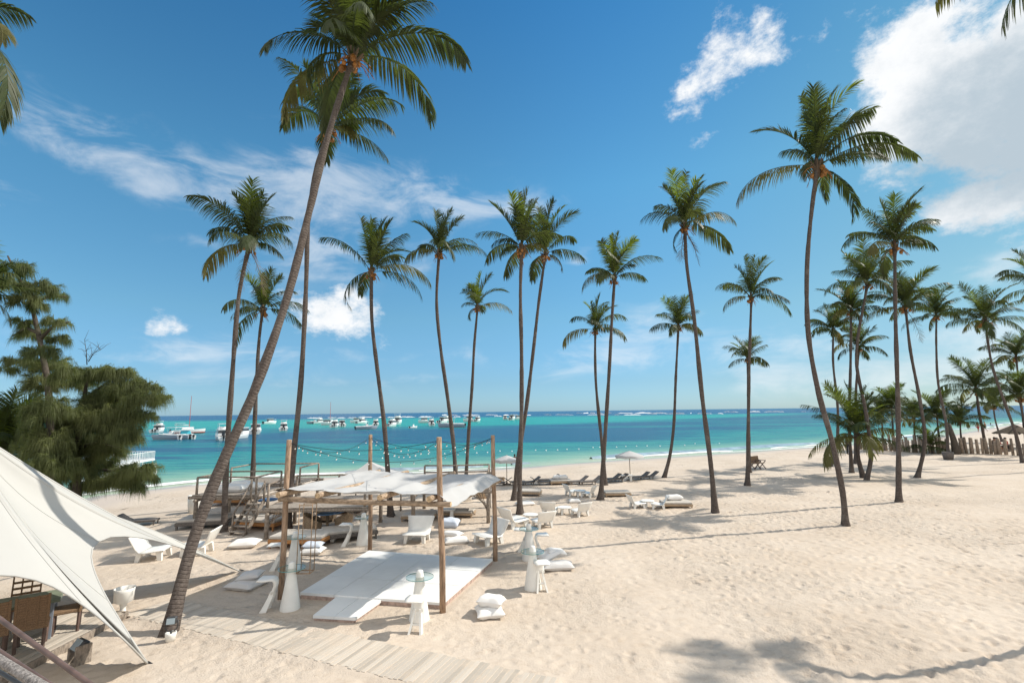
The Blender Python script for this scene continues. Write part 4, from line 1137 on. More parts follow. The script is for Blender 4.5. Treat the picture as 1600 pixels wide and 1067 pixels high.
# dining table and wicker chairs
def dining_chair(label, x, y, rz, open_back=False):
    t = thing('wicker_chair', label, 'chair', (x, y, .12), rz, 'wicker dining chairs on the deck')
    mb = MB(); mb.box((0, 0, .43), (.48, .48, .07), bev=.02); mb.build('seat', M['wicker'], t)
    mb = MB()
    if open_back:
        for z, x_ in ((.50, -.23), (.62, -.245), (.74, -.26), (.86, -.28), (1.02, -.305)): mb.bar((x_, -.23, z), (x_, .23, z), .03, .045)
        for y_ in (-.23, -.08, .08, .23): mb.bar((-.215, y_, .42), (-.31, y_, 1.04), .028)
    else:
        for i in range(13): z = .43 + i * .048; mb.bar((-.215 - (z - .4) * .145, -.225, z), (-.215 - (z - .4) * .145, .225, z), .022, .043)
        for y_ in (-.235, .235): mb.bar((-.212, y_, .40), (-.312, y_, 1.05), .04)
        for y_ in (-.08, .08): mb.bar((-.225, y_, .40), (-.322, y_, 1.04), .02)
    mb.build('backrest', M['wicker'], t)
    for sx in (-1, 1):
        for sy in (-1, 1):
            mb = MB(); mb.bar((sx * .20, sy * .20, 0), (sx * .205, sy * .205, .42), .045); mb.build('leg', M['rod'], t)
    return t
dining_chair('wicker dining chair with its back to the camera, nearest the pegged tent corner', -9.55, 10.42, R(127))
dining_chair('wicker dining chair at the left edge behind the slanting handrail', -9.97, 10.04, R(130))
dining_chair('open framed wicker chair on the far side of the dining table', -10.72, 11.42, R(-53), True)
dining_chair('wicker chair at the end of the dining table, half under the tent hem', -9.55, 11.20, R(217))
dining_chair('wicker dining chair cut by the left border, far side of the table', -11.3, 10.98, R(-53), True)
dt = thing('dining_table', 'long grey green dining table under the tent', 'table', (-10.58, 10.48, .12), R(37))
mb = MB(); mb.box((0, 0, .73), (2.3, .85, .05), bev=.012); mb.build('table_top', mat('grey_green_table', (.20, .23, .17), .45, .4, nscale=4, namt=.15), dt)
for sx in (-1, 1):
    for sy in (-1, 1):
        mb = MB(); mb.bar((sx * 1.02, sy * .34, 0), (sx * 1.02, sy * .34, .71), .07); mb.build('leg', mat('blue_grey_leg', (.22, .25, .30), .5, .4) if (sx, sy) == (-1, -1) else bpy.data.materials['blue_grey_leg'], dt)

# dark handrail of the stairs under the camera
hr = thing('stair_handrail', 'dark rod handrail with a grey rope slanting through the bottom left corner', 'handrail', (-3.4, 2.6, 0))
o = Vector((-3.4, 2.6, 0))
def railpart(name, p0, p1, rad, m, n=8):
    a, b = p0 - o, p1 - o; d = b - a
    mb = MB(); mb.tube([a - d * .6, a, b, b + d * 1.5], rad, n); mb.build(name, m, hr, True)
railpart('top_rail', At(0, 967, 3.3), At(140, 1068, 2.9), .014, M['rod'])
railpart('middle_rail', At(0, 1018, 3.3), At(76, 1068, 3.05), .014, M['rod'])
railpart('rope', At(0, 1030, 3.25), At(62, 1069, 3.05), .026, M['rope'])
railpart('lower_rail', At(0, 1050, 3.25), At(30, 1068, 3.15), .012, M['dark'])
for f in (-.55, 2.2):
    a = At(0, 967, 3.3).lerp(At(140, 1068, 2.9), f) - o
    mb = MB(); mb.tube([(a.x, a.y, 0), (a.x, a.y, a.z + .03)], .03, 8); mb.build('rail_post', M['rod'], hr, True)

# white goblet planter, floodlights
p = G(191, 962)
t = thing('goblet_planter', 'white goblet shaped planter on a stem beside the tent corner', 'planter', p)
mb = MB(); mb.lathe([(.17, 0), (.16, .03), (.07, .07), (.055, .18), (.08, .27), (.19, .33), (.205, .55), (.215, .62), (.195, .62), (.185, .50), (.10, .48)], n=24); mb.build('bowl', M['white'], t, True)
mb = MB(); mb.lathe([(.183, .50), (.12, .535), (.03, .545)], n=16); mb.build('soil', M['barkc'], t, True)
p = G(266, 1001)
t = thing('floodlight', 'black floodlight clamped on a white bucket at the foot of the leaning palm', 'floodlight', p, R(15))
mb = MB(); mb.lathe([(.088, 0), (.10, .12), (.105, .17), (.085, .17), (.08, .10)], n=16); mb.build('bucket', M['white'], t, True)
mb = MB(); mb.box((0, -.01, .40), (.19, .10, .15), (R(-12), 0, 0), bev=.02); mb.build('lamp_body', M['dark'], t)
mb = MB(); mb.box((0, -.068, .405), (.15, .012, .11), (R(-12), 0, 0)); mb.build('lens', M['lens'], t)
mb = MB(); mb.tube([(-.115, 0, .40), (-.115, 0, .26), (-.06, 0, .19), (.06, 0, .19), (.115, 0, .26), (.115, 0, .40)], .012, 6); mb.tube([(0, 0, .05), (0, 0, .2)], .02, 6); mb.build('bracket', M['dark'], t, True)
p = G(123, 1035)
t = thing('floodlight', 'square floodlight tilted up on a weathered timber stand by the dining deck', 'floodlight', p, R(-30))
mb = MB(); mb.box((-.15, 0, .13), (.05, .26, .28), bev=.012); mb.box((.15, 0, .17), (.05, .26, .36), bev=.012); mb.box((0, .05, .12), (.28, .05, .08)); mb.build('stand', M['greywood'], t)
mb = MB(); mb.box((0, 0, .29), (.27, .16, .25), (R(-38), 0, 0), bev=.05); mb.build('lamp_body', M['dark'], t)
mb = MB(); mb.box((0, -.066, .345), (.22, .02, .19), (R(-38), 0, 0), bev=.008); mb.build('lens', M['lens'], t)

# ------------------------------------------------------------------ white dance floor
FL, FR_, BR, BL = G(438, 935), G(692, 957), G(774, 876), G(578, 862)
ex = (FR_ - FL); ex.z = 0; LX = ex.length; ex.normalize(); ey = Vector((-ex.y, ex.x, 0))
PA = math.atan2(ex.y, ex.x)
# floor corners measured
q0 = G(468, 934); q1 = G(691, 951); q2 = G(770, 880); q3 = G(576, 866)
fl = thing('dance_floor', 'white painted board dance floor with a stepped front walkway under the pergola', 'dance floor', q0)
def floor_piece(name, A, B_, C, D, nx, ny, z0, z1, gap=.010):
    """boards filling a quadrilateral A B C D"""
    mb = MB()
    for i in range(nx):
        for j in range(ny):
            def P(s, t): return A.lerp(B_, s).lerp(D.lerp(C, s), t)
            s0, s1, t0_, t1 = i / nx, (i + 1) / nx, j / ny, (j + 1) / ny
            cs = [P(s0, t0_), P(s1, t0_), P(s1, t1), P(s0, t1)]; c = sum(cs, Vector()) / 4
            cs = [x + (c - x).normalized() * gap for x in cs]
            vs = [Vector((x.x, x.y, z1)) - q0 for x in cs] + [Vector((x.x, x.y, z0)) - q0 for x in cs]
            dz = rng.uniform(-.003, .003)
            for k in range(4): vs[k].z += dz
            mb.add(vs, [(0, 1, 2, 3), (0, 4, 5, 1), (1, 5, 6, 2), (2, 6, 7, 3), (3, 7, 4, 0)])
    mb.build(name, M['whitepaint'], fl)
floor_piece('floor_panel', q0, q1, q2, q3, 4, 3, .05, .135)
w0, w1, w2, w3 = G(488, 969), G(555, 973), G(598, 942), G(530, 935)
for w_ in (w2, w3): w_ += (w0 - w3).normalized() * .03
floor_piece('walkway_panel', w0, w1, w2, w3, 2, 1, .045, .105)
mb = MB()
def edge(a, b, z0, z1, inset=.05):
    c = (q0 + q1 + q2 + q3) / 4
    a2, b2 = a.lerp(c, .015), b.lerp(c, .015)
    mb.bar(Vector((a2.x, a2.y, (z0 + z1) / 2)) - q0, Vector((b2.x, b2.y, (z0 + z1) / 2)) - q0, .06, z1 - z0)
edge(q0, q1, -.04, .075); edge(q1, q2, -.04, .075); edge(q3, q2, -.04, .075); edge(q0, q3, -.04, .075)
mb.bar(w0 - q0 + Vector((.03, .05, .02)), w1 - q0 + Vector((-.03, .05, .02)), .05, .09); mb.bar(w1 - q0 + Vector((-.04, .06, .02)), w2 - q0 + Vector((-.04, 0, .02)), .05, .09); mb.bar(w0 - q0 + Vector((.04, .06, .02)), w3 - q0 + Vector((.04, 0, .02)), .05, .09)
mb.build('floor_frame', M['boardedge'], fl)

# ------------------------------------------------------------------ pergola
pg = thing('pergola', 'log pergola with four tall posts round the white dance floor', 'pergola', FL, 0)
ZB = 2.45
def rel(p): return p - FL
tops = {}
for nm, P, tp in (('FL', FL, (452, 687)), ('FR', FR_, (686, 683)), ('BR', BR, (770, 680)), ('BL', BL, (579, 679))):
    T = At(tp[0], tp[1], P.y); tops[nm] = T
    mb = MB(); m_ = [P - Vector((0, 0, .3)), P.lerp(T, .3) + Vector((.015, 0, 0)), P.lerp(T, .7) - Vector((.01, 0, 0)), T]
    mb.tube([rel(x) for x in m_], [.074, .071, .068, .064], 12); mb.build('post', M['log'], pg, True)
    mb = MB(); mb.lathe([(.063, 0), (.04, .006)], rel(T), 14); mb.build('post_cap', M['cut'], pg)
def beam(a, b, z, r, e0=.25, e1=.25, name='beam'):
    d = (b - a); d.z = 0; L = d.length; d.normalize()
    p0 = a - d * e0; p1 = b + d * e1
    A_ = Vector((p0.x, p0.y, z)); B_ = Vector((p1.x, p1.y, z)); mid = A_.lerp(B_, .5) - Vector((0, 0, .02))
    mb = MB(); mb.tube([rel(A_), rel(mid), rel(B_)], [r, r * .97, r * .94], 12, cap=False); ob = mb.build(name, M['logh'], pg, True)
    for q, rr, s in ((A_, r, -1), (B_, r * .94, 1)):
        mb = MB(); k = 12; x = ey if abs(d.dot(ex)) > .7 else ex; vs = [rel(q) + d * s * .004]
        side = Vector((-d.y, d.x, 0))
        for i in range(k): an = 2 * math.pi * i / k; vs.append(rel(q) + side * math.cos(an) * rr + Vector((0, 0, math.sin(an) * rr)))
        mb.add(vs, [(0, 1 + i, 1 + (i + 1) % k) for i in range(k)]); mb.build('cut_end', M['cut'], ob)
    return ob
fwd = (BL - FL).normalized()
off = ey * -.10
beam(FL + off, FR_ + off, ZB, .066, .1, .22)
beam(BL + ey * .12, BR + ey * .12, ZB + .02, .066, .2, .28)
for f in (.02, .265, .655, .945):
    a = FL.lerp(FR_, f) + off; b = BL.lerp(BR, f) + ey * .12
    beam(a, b, ZB + .142, .072, .22 if f > .1 else .3, .22, 'rafter')
beam(FR_ + ex * .10, BR + ex * .10, ZB - .04, .06, -.1, .25)

# canvas slung over the rafters
sl = thing('shade_sail', 'white canvas sheet slung in folds over the pergola rafters', 'shade sail', FL.lerp(BR, .5) + Vector((0, 0, ZB)), 0)
o = FL.lerp(BR, .5) + Vector((0, 0, ZB))
NX, NY = 90, 56
vs = []; raf = (.02, .265, .655, .945)
for j in range(NY + 1):
    t = j / NY
    for i in range(NX + 1):
        s = i / NX
        S0 = .005 + s * 1.05
        # between rafters the cloth bellies down
        k = 0
        for a, b in zip(raf[:-1], raf[1:]):
            if a <= S0 <= b: k = math.sin(math.pi * (S0 - a) / (b - a)) * (b - a)
        z = .235 - .40 * k * (math.sin(math.pi * min(1, t * 1.02)) ** .55 * .85 + .15) - .12 * math.sin(math.pi * t) * math.sin(math.pi * s)
        # the middle is propped up again; diagonal tension folds run from the props to the corners
        z += .15 * math.exp(-(((s - .30) / .06) ** 2 + ((t - .62) / .20) ** 2)) + .12 * math.exp(-(((s - .60) / .055) ** 2 + ((t - .35) / .22) ** 2)) + .06 * math.exp(-(((s - .80) / .05) ** 2 + ((t - .55) / .25) ** 2))
        fold = abs(math.sin(9.0 * s + 5.0 * t + 1.3 * math.sin(4 * t))) ; fold2 = abs(math.sin(7.0 * s - 8.0 * t + 2.0))
        z += (.034 * fold - .03 * fold2) * math.sin(math.pi * t) ** .6 + .012 * math.sin(31 * s - 14 * t + 1.5 * math.sin(9 * s)) + .008 * math.sin(60 * s + 20 * t)
        if t > .93: z -= (t - .93) * .9
        if s > .93: z -= (s - .93) * 4.2 * (1 - .35 * t) + .02 * math.sin(40 * t)
        in_f = .05 * math.sin(math.pi * s) * (1 - t) + .03 * math.sin(14 * s) * (1 - t)
        tt = t * (1.0 - .07 * math.sin(math.pi * s)) + in_f * .6
        p = (FL + off * 1.7).lerp(FR_ + off * 1.7, S0).lerp((BL + ey * .18).lerp(BR + ey * .18, S0), tt)
        p.z = ZB + z
        vs.append(p - o)
fs = []; m = NX + 1
for j in range(NY):
    for i in range(NX): fs.append((j * m + i, j * m + i + 1, (j + 1) * m + i + 1, (j + 1) * m + i))
mesh_obj('canvas', vs, fs, M['cloth'], sl, True)
for e_ in (0, NX): mb = MB(); mb.tube([vs[i * m + e_] for i in range(0, NY + 1, 4)], .012, 5); mb.build('hem', M['cloth'], sl, True)

# strings of bulbs between the post tops
bulb_me = MB().lathe([(.010, .0), (.030, -.02), (.036, -.05), (.026, -.08), (.006, -.092)], n=8).build('tmp', M['bulb'], None, True)
sock_me = MB().lathe([(.014, .055), (.024, .045), (.024, 0), (.02, -.01)], n=8).build('tmp2', M['black'], None, True)
BULB, SOCK = bulb_me.data, sock_me.data
for x in (bulb_me, sock_me): bpy.data.objects.remove(x)
BULB.name = 'bulb'; SOCK.name = 'socket'
def string(label, a, b, sag, nb, seed):
    r = random.Random(seed); a = Vector(a) - Vector((0, 0, .08)); b = Vector(b) - Vector((0, 0, .08))
    t = thing('string_lights', label, 'string lights', a, 0, 'festoon strings between the pergola posts')
    def P(f): return a.lerp(b, f) + Vector((0, 0, -4 * sag * f * (1 - f)))
    mb = MB(); mb.tube([P(i / 20) - a for i in range(21)], .007, 5); mb.build('wire', M['black'], t, True)
    for i in range(nb):
        f = (i + .6 + r.uniform(-.15, .15)) / (nb + .2); p = P(f) - a - Vector((0, 0, .06))
        s = bpy.data.objects.new('socket', SOCK); link(s, t); s.location = p; s.rotation_euler = (r.uniform(-.2, .2), r.uniform(-.2, .2), 0)
        bu = bpy.data.objects.new('bulb', BULB); link(bu, s); s.scale = (.47,) * 3
string('bulb string from the left front post to the back left post', tops['FL'], tops['BL'], .38, 8, 1)
string('sagging bulb string from the left front post diagonally to the back right post', tops['FL'], tops['BR'], .62, 13, 2)
string('bulb string along the front between the left and right front posts', tops['FL'], tops['FR'], .22, 7, 3)
string('bulb string from the back left post sagging to the right front post', tops['BL'], tops['FR'], .45, 13, 4)
string('bulb string along the back between the two rear posts', tops['BL'], tops['BR'], .40, 11, 5)
string('bulb string on the right from the front post to the rear right post', tops['FR'], tops['BR'], .16, 6, 6)

# hanging frame of the swing
sw = thing('hanging_swing', 'thin tan iron swing frame hanging from the left end of the front beam', 'swing', At(477, 893, 12.62))
o = At(477, 893, 12.62); zt = ZB - o.z
w, d2 = .16, .13
mb = MB()
for sx in (-1, 1):
    for sy in (-1, 1):
        mb = MB(); mb.tube([(sx * w, sy * d2, 0), (sx * w, sy * d2, zt - (.02 if sy < 0 else .05))], .011, 6); mb.build('hanger', M['rust'], sw, True)
mb = MB()
for sx in (-1, 1): mb.bar((sx * w, -d2, 0), (sx * w, d2, 0), .022)
for sy in (-1, 1): mb.bar((-w, sy * d2, 0), (w, sy * d2, 0), .022)
mb.build('seat_frame', M['rust'], sw)
for sy in (-1, 1): mb = MB(); mb.bar((-w, sy * d2, zt - .06), (w, sy * d2, zt - .06), .02); mb.build('top_bar', M['rust'], sw)

# ------------------------------------------------------------------ white beach furniture
def bar_table():
    t = thing('bar_table', '', 'bar table')
    mb = MB(); mb.lathe([(.235, 0), (.235, .02), (.218, .12), (.168, .42), (.120, .72), (.090, .95), (.078, 1.03), (.068, 1.075), (.03, 1.09)], n=24); mb.build('pedestal', M['white'], t, True)
    n = 40; vs = [(math.cos(2 * math.pi * k / n) * q, math.sin(2 * math.pi * k / n) * q, .946) for q in (.088, .31) for k in range(n)]
    mesh_obj('glass_top', vs, [(k, n + k, n + (k + 1) % n, (k + 1) % n) for k in range(n)], M['glass'], t)
    vs = [(math.cos(2 * math.pi * k / n) * .311, math.sin(2 * math.pi * k / n) * .311, z) for z in (.933, .948) for k in range(n)]
    mesh_obj('glass_rim', vs, [(k, (k + 1) % n, n + (k + 1) % n, n + k) for k in range(n)], M['glass_edge'], t)
    return t
def bar_stool():
    """swan necked moulded stool: dished seat, curling neck and two splayed legs"""
    t = thing('bar_stool', '', 'bar stool')
    mb = MB(); mb.slab([(.235, .715), (.20, .742), (.10, .735), (0, .735), (-.08, .742), (-.135, .725), (-.165, .67), (-.165, .60), (-.135, .50), (-.10, .42)],
                       [.17, .20, .215, .205, .18, .15, .13, .115, .11, .115], [.035, .05, .05, .05, .055, .06, .065, .07, .07, .06]); mb.build('seat', M['white'], t, True)
    for s in (-1, 1):
        mb = MB()
        prof = [(-.115, .47, .055), (-.075, .34, .075), (-.01, .18, .10), (.045, .06, .125), (.07, 0, .135)]
        vs = []; fs = []
        for i, (x, z, y) in enumerate(prof):
            w = .045 + .035 * i / 4
            for (a, b) in ((-1, -1), (1, -1), (1, 1), (-1, 1)): vs.append((x + a * w, s * (y + b * .022) , z))
        for i in range(4):
            for k in range(4): fs.append((i * 4 + k, i * 4 + (k + 1) % 4, i * 4 + 4 + (k + 1) % 4, i * 4 + 4 + k))
        fs += [(0, 1, 2, 3), (16, 17, 18, 19)]
        mb.add(vs, fs); mb.build('leg', M['white'], t, False)
    mb = MB(); mb.box((.0, 0, .20), (.05, .19, .035)); mb.build('footrest', M['white'], t)
    return t
def lounge_chair():
    t = thing('lounge_chair', '', 'lounge chair')
    mb = MB(); mb.slab([(.47, .315), (.44, .34), (.20, .31), (-.06, .275), (-.26, .285)], [.40, .44, .45, .44, .42], [.035, .055, .055, .055, .05]); mb.build('seat', M['white'], t, True)
    mb = MB(); mb.slab([(-.22, .285), (-.33, .40), (-.42, .58), (-.50, .77), (-.515, .80)], [.42, .43, .46, .50, .50], [.05, .055, .05, .045, .03]); mb.build('backrest', M['white'], t, True)
    for sx in (-1, 1):
        for sy in (-1, 1):
            mb = MB(); a = Vector((.04 + sx * .27, sy * .30, .29)); b = Vector((.04 + sx * .33, sy * .34, 0)); vs = []
            for p, w in ((b, .055), (a, .085)):
                for (i, k) in ((-1, -1), (1, -1), (1, 1), (-1, 1)): vs.append(p + Vector((i * w, k * w * .8, 0)))
            mb.add(vs, [(0, 1, 2, 3), (4, 5, 6, 7)] + [(k, (k + 1) % 4, 4 + (k + 1) % 4, 4 + k) for k in range(4)]); mb.build('leg', M['white'], t)
    return t
def coffee_table():
    t = thing('coffee_table', '', 'coffee table')
    mb = MB(); mb.lathe([(.34, .34), (.38, .35), (.385, .39), (.37, .40), (.30, .385)], n=28); mb.build('table_top', M['white'], t, True)
    for k in range(3):
        a = k * 2.094; mb = MB(); mb.bar((math.cos(a) * .30, math.sin(a) * .30, 0), (math.cos(a) * .22, math.sin(a) * .22, .35), .10, .08); mb.build('leg', M['white'], t)
    return t
def daybed(mat_base, mat_m):
    t = thing('daybed', '', 'daybed')
    mb = MB(); mb.box((0, 0, .23), (1.95, 1.15, .14), bev=.02); mb.build('base', mat_base, t)
    mb = MB(); mb.box((0, 0, .355), (1.88, 1.10, .11), bev=.045); mb.build('mattress', mat_m, t)
    for sx in (-1, 1):
        for sy in (-1, 1):
            mb = MB(); mb.bar((sx * .90, sy * .52, 0), (sx * .90, sy * .52, .17), .07); mb.build('leg', mat_base, t)
    return t
def sun_lounger():
    t = thing('sun_lounger', '', 'sun lounger')
    mb = MB(); mb.box((.35, 0, .27), (1.30, .66, .06), bev=.02); mb.box((.35, .32, .25), (1.32, .04, .10)); mb.box((.35, -.32, .25), (1.32, .04, .10)); mb.build('frame', M['wicker_grey'], t)
    mb = MB(); mb.slab([(-.30, .28), (-.55, .42), (-.80, .60), (-.88, .65)], .33, .06); mb.build('backrest', M['wicker_grey'], t)
    for sx in (-.22, .92):
        for sy in (-1, 1):
            mb = MB(); mb.bar((sx, sy * .29, 0), (sx, sy * .29, .24), .05); mb.build('leg', M['wicker_grey'], t)
    return t
def put(proto, label, group, p, rz, first=[], sc_=1.0):
    o = copy_tree(proto)
    o.location = (p.x, p.y, p.z + gpad(p)); o.rotation_euler = (0, 0, R(rz)); o.scale = (sc_,) * 3
    o['label'] = label; o['group'] = group
    return o
def gpad(p): return -.015
def kill(proto):
    for c in list(proto.children):
        bpy.data.objects.remove(c)
    bpy.data.objects.remove(proto)

pr = bar_table()
for lab, px in (('bar table with glass disc next to the left front post, in shade', (453, 951)),
                ('bar table behind the left front post and the hanging swing frame', (459, 889)),
                ('bar table beside the left rear post of the pergola', (567, 850)),
                ('bar table in the sun inside the front edge of the white floor', (655, 969)),
                ('nearest of the two bar tables right of the pergola', (833, 919)),
                ('farther of the two bar tables right of the pergola', (827, 874))):
    put(pr, lab, 'bar tables with glass discs', G(*px), 0)
kill(pr)
pr = bar_stool()
for lab, px, rz in (('swan necked stool beside the shaded stack of pillows', (418, 954), 185),
                    ('swan necked stool left of the swing, half behind the left front post', (430, 890), 190),
                    ('swan necked stool standing alone left of the rear bar table', (541, 852), 180),
                    ('arch legged stool in front of the sunlit bar table on the floor edge', (650, 990), -95),
                    ('arch legged stool in front of the nearest right-hand bar table', (846, 923), -80),
                    ('stool with its seat turned to the right behind the nearest right-hand bar table', (846, 872), 5),
                    ('stool half hidden left of the farther right-hand bar table', (815, 862), 175)):
    put(pr, lab, 'white moulded bar stools', G(*px), rz)
kill(pr)
pr = lounge_chair()
for lab, px, rz in (('white lounge chair facing the camera behind the dance floor', (652, 845), -95),
                    ('white lounge chair turned left beside the right rear post', (765, 848), -140),
                    ('white lounge chair seen from behind next to the straight palm trunk', (803, 823), 35),
                    ('white lounge chair with its back to the camera behind the farther bar table', (848, 823), 115),
                    ('left chair of the trio of white chairs and table on open sand', (859, 803), 70),
                    ('right chair with a raised rim at the white table below the lone pillow', (907, 805), 120),
                    ('left white chair of the pair left of the fluted palm trunk', (893, 773), 20),
                    ('right white chair of the pair left of the fluted palm trunk', (919, 776), 150),
                    ('left white chair beside the tan daybed on open sand', (995, 793), 10),
                    ('right white chair pushed against the tan daybed on open sand', (1030, 794), 165),
                    ('white lounge chair tilted back near the tent seam, left of the leaning palm', (238, 872), 12),
                    ('white chair back showing just behind the leaning palm trunk', (310, 864), 190)):
    put(pr, lab, 'white moulded lounge chairs', G(*px), rz, sc_=.76 if px[1] < 815 and px[0] > 600 else (.84 if px[0] == 848 else 1.0))
kill(pr)
pr = coffee_table()
for lab, px in (('low white table between the chairs near the straight palm trunk', (829, 815)), ('low white table between two chairs below the lone pillow', (882, 803)),
                ('low white table of the pair of chairs left of the fluted trunk', (906, 775)), ('low white table between the chairs beside the tan daybed', (1012, 792))):
    put(pr, lab, 'low white round tables', G(*px), 0, sc_=.84)
kill(pr)
pr = daybed(M['wicker_tan'], M['mattress'])
for lab, px, rz in (('tan daybed with a white pillow on open sand, farthest right of the daybeds', (1056, 792), -4),
                    ('tan daybed just right of the fluted palm trunk', (964, 775), 0),
                    ('daybed with a dark mattress under the right raised deck beside its green post', (717, 806), -8),
                    ('daybed under the right raised deck behind the right front post', (655, 812), -5),
                    ('tan daybed left of the crossing palm trunks', (826, 773), -12),
                    ('tan daybed in the lounger row, heaped with white pillows', (876, 756), 5)):
    put(pr, lab, 'wicker daybeds', G(*px), rz, sc_=.72)
kill(pr)
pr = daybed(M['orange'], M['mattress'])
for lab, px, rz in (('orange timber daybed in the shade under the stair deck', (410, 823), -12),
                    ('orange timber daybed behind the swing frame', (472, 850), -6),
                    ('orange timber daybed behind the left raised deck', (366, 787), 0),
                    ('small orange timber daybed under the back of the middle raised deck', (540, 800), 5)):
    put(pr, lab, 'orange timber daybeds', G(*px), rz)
kill(pr)
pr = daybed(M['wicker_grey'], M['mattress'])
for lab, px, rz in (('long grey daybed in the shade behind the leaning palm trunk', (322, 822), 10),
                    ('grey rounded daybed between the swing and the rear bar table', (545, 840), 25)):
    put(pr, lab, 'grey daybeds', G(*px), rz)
kill(pr)
pr = sun_lounger()
for lab, px, rz in (('dark lounger half hidden by the right rear post', (783, 758), 170), ('dark lounger with its back up left of the straight palm trunk', (803, 757), 15),
                    ('dark lounger just right of the straight palm trunk', (828, 757), 195), ('dark lounger lying flat left of the heaped daybed', (846, 757), 10),
                    ('dark lounger leaning against the heaped daybed', (858, 753), 190), ('dark lounger right of the heaped daybed', (903, 756), 196),
                    ('dark lounger left of the fluted palm trunk', (924, 756), 196), ('dark lounger right behind the fluted palm trunk', (955, 752), 196),
                    ('darkest lounger left of the umbrella pole', (966, 752), 196), ('lounger just right of the umbrella pole', (1000, 749), 196),
                    ('rightmost lounger of the row by the water', (1014, 748), 196), ('dark lounger by the tent edge at the left', (214, 820), 15)):
    put(pr, lab, 'dark sun loungers', G(*px), rz, sc_=.76)
kill(pr)

def pillow(label, p, sx, sy, t_, rz, m='pillow', tilt=(0, 0), lift=0.0, grp='pillows lying about the sand', seed=1):
    mb = MB(); mb.pillow((0, 0, 0), sx, sy, t_, (R(tilt[0]), R(tilt[1]), 0), 14, seed)
    o = mb.build('pillow', M[m], None, True)
    o.location = (p.x, p.y, p.z + t_ * .42 + lift); o.rotation_euler = (0, 0, R(rz))
    return tag(o, label, 'pillow', grp)
pillow('large pillow lying alone left of the swan necked stools', G(383, 853), .95, .75, .26, 10, seed=1)
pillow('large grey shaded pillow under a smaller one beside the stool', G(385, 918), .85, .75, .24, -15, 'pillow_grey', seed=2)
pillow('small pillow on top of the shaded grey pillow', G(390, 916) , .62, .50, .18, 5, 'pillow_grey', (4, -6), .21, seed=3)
pillow('lower pillow of the stacked pair behind the swing frame', G(489, 864), .72, .62, .22, 0, seed=4)
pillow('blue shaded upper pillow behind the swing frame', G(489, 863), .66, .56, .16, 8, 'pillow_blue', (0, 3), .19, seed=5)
pillow('bottom pillow of the pair on bare sand right of the front post', G(765, 961), .66, .62, .22, 12, seed=6)
pillow('top pillow of the pair on bare sand right of the front post', G(768, 958), .60, .56, .24, -12, 'pillow', (-8, 3), .18, seed=7)
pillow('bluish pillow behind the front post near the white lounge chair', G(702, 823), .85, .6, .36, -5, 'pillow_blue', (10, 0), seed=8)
pillow('white floor pillow nearest the right front post, lying flat', G(713, 848), .90, .55, .22, 15, seed=9)
pillow('white bolster pillow lying behind the flat floor pillow', G(706, 838), .80, .45, .22, -20, seed=10)
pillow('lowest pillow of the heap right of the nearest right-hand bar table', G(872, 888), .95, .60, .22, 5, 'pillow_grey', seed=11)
pillow('left leaning pillow of the heap right of the bar table', G(858, 880), .62, .55, .20, 25, 'pillow', (0, -18), .16, seed=12)
pillow('top right pillow of the heap right of the bar table', G(869, 878), .62, .42, .20, 15, 'pillow', (0, 10), .22, seed=13)
pillow('lone pillow on the sand above the trio of white chairs', G(898, 785), .62, .48, .20, 0, seed=14)
pillow('flat pillow right beside the crossing palm trunks', G(820, 789), .95, .6, .2, 20, seed=15)
pillow('white pillow resting on the rightmost tan daybed', G(1054, 790), .80, .5, .26, 5, 'pillow', (0, 0), .285, grp='pillows on beds', seed=16)
pillow('white pillow heaped on the daybed in the lounger row, right one', G(880, 755), .62, .5, .26, 5, 'pillow', (0, 0), .285, grp='pillows on beds', seed=17)
pillow('white pillow heaped on the daybed in the lounger row, left one', G(871, 755), .6, .5, .24, -10, 'pillow', (0, 0), .285, grp='pillows on beds', seed=18)

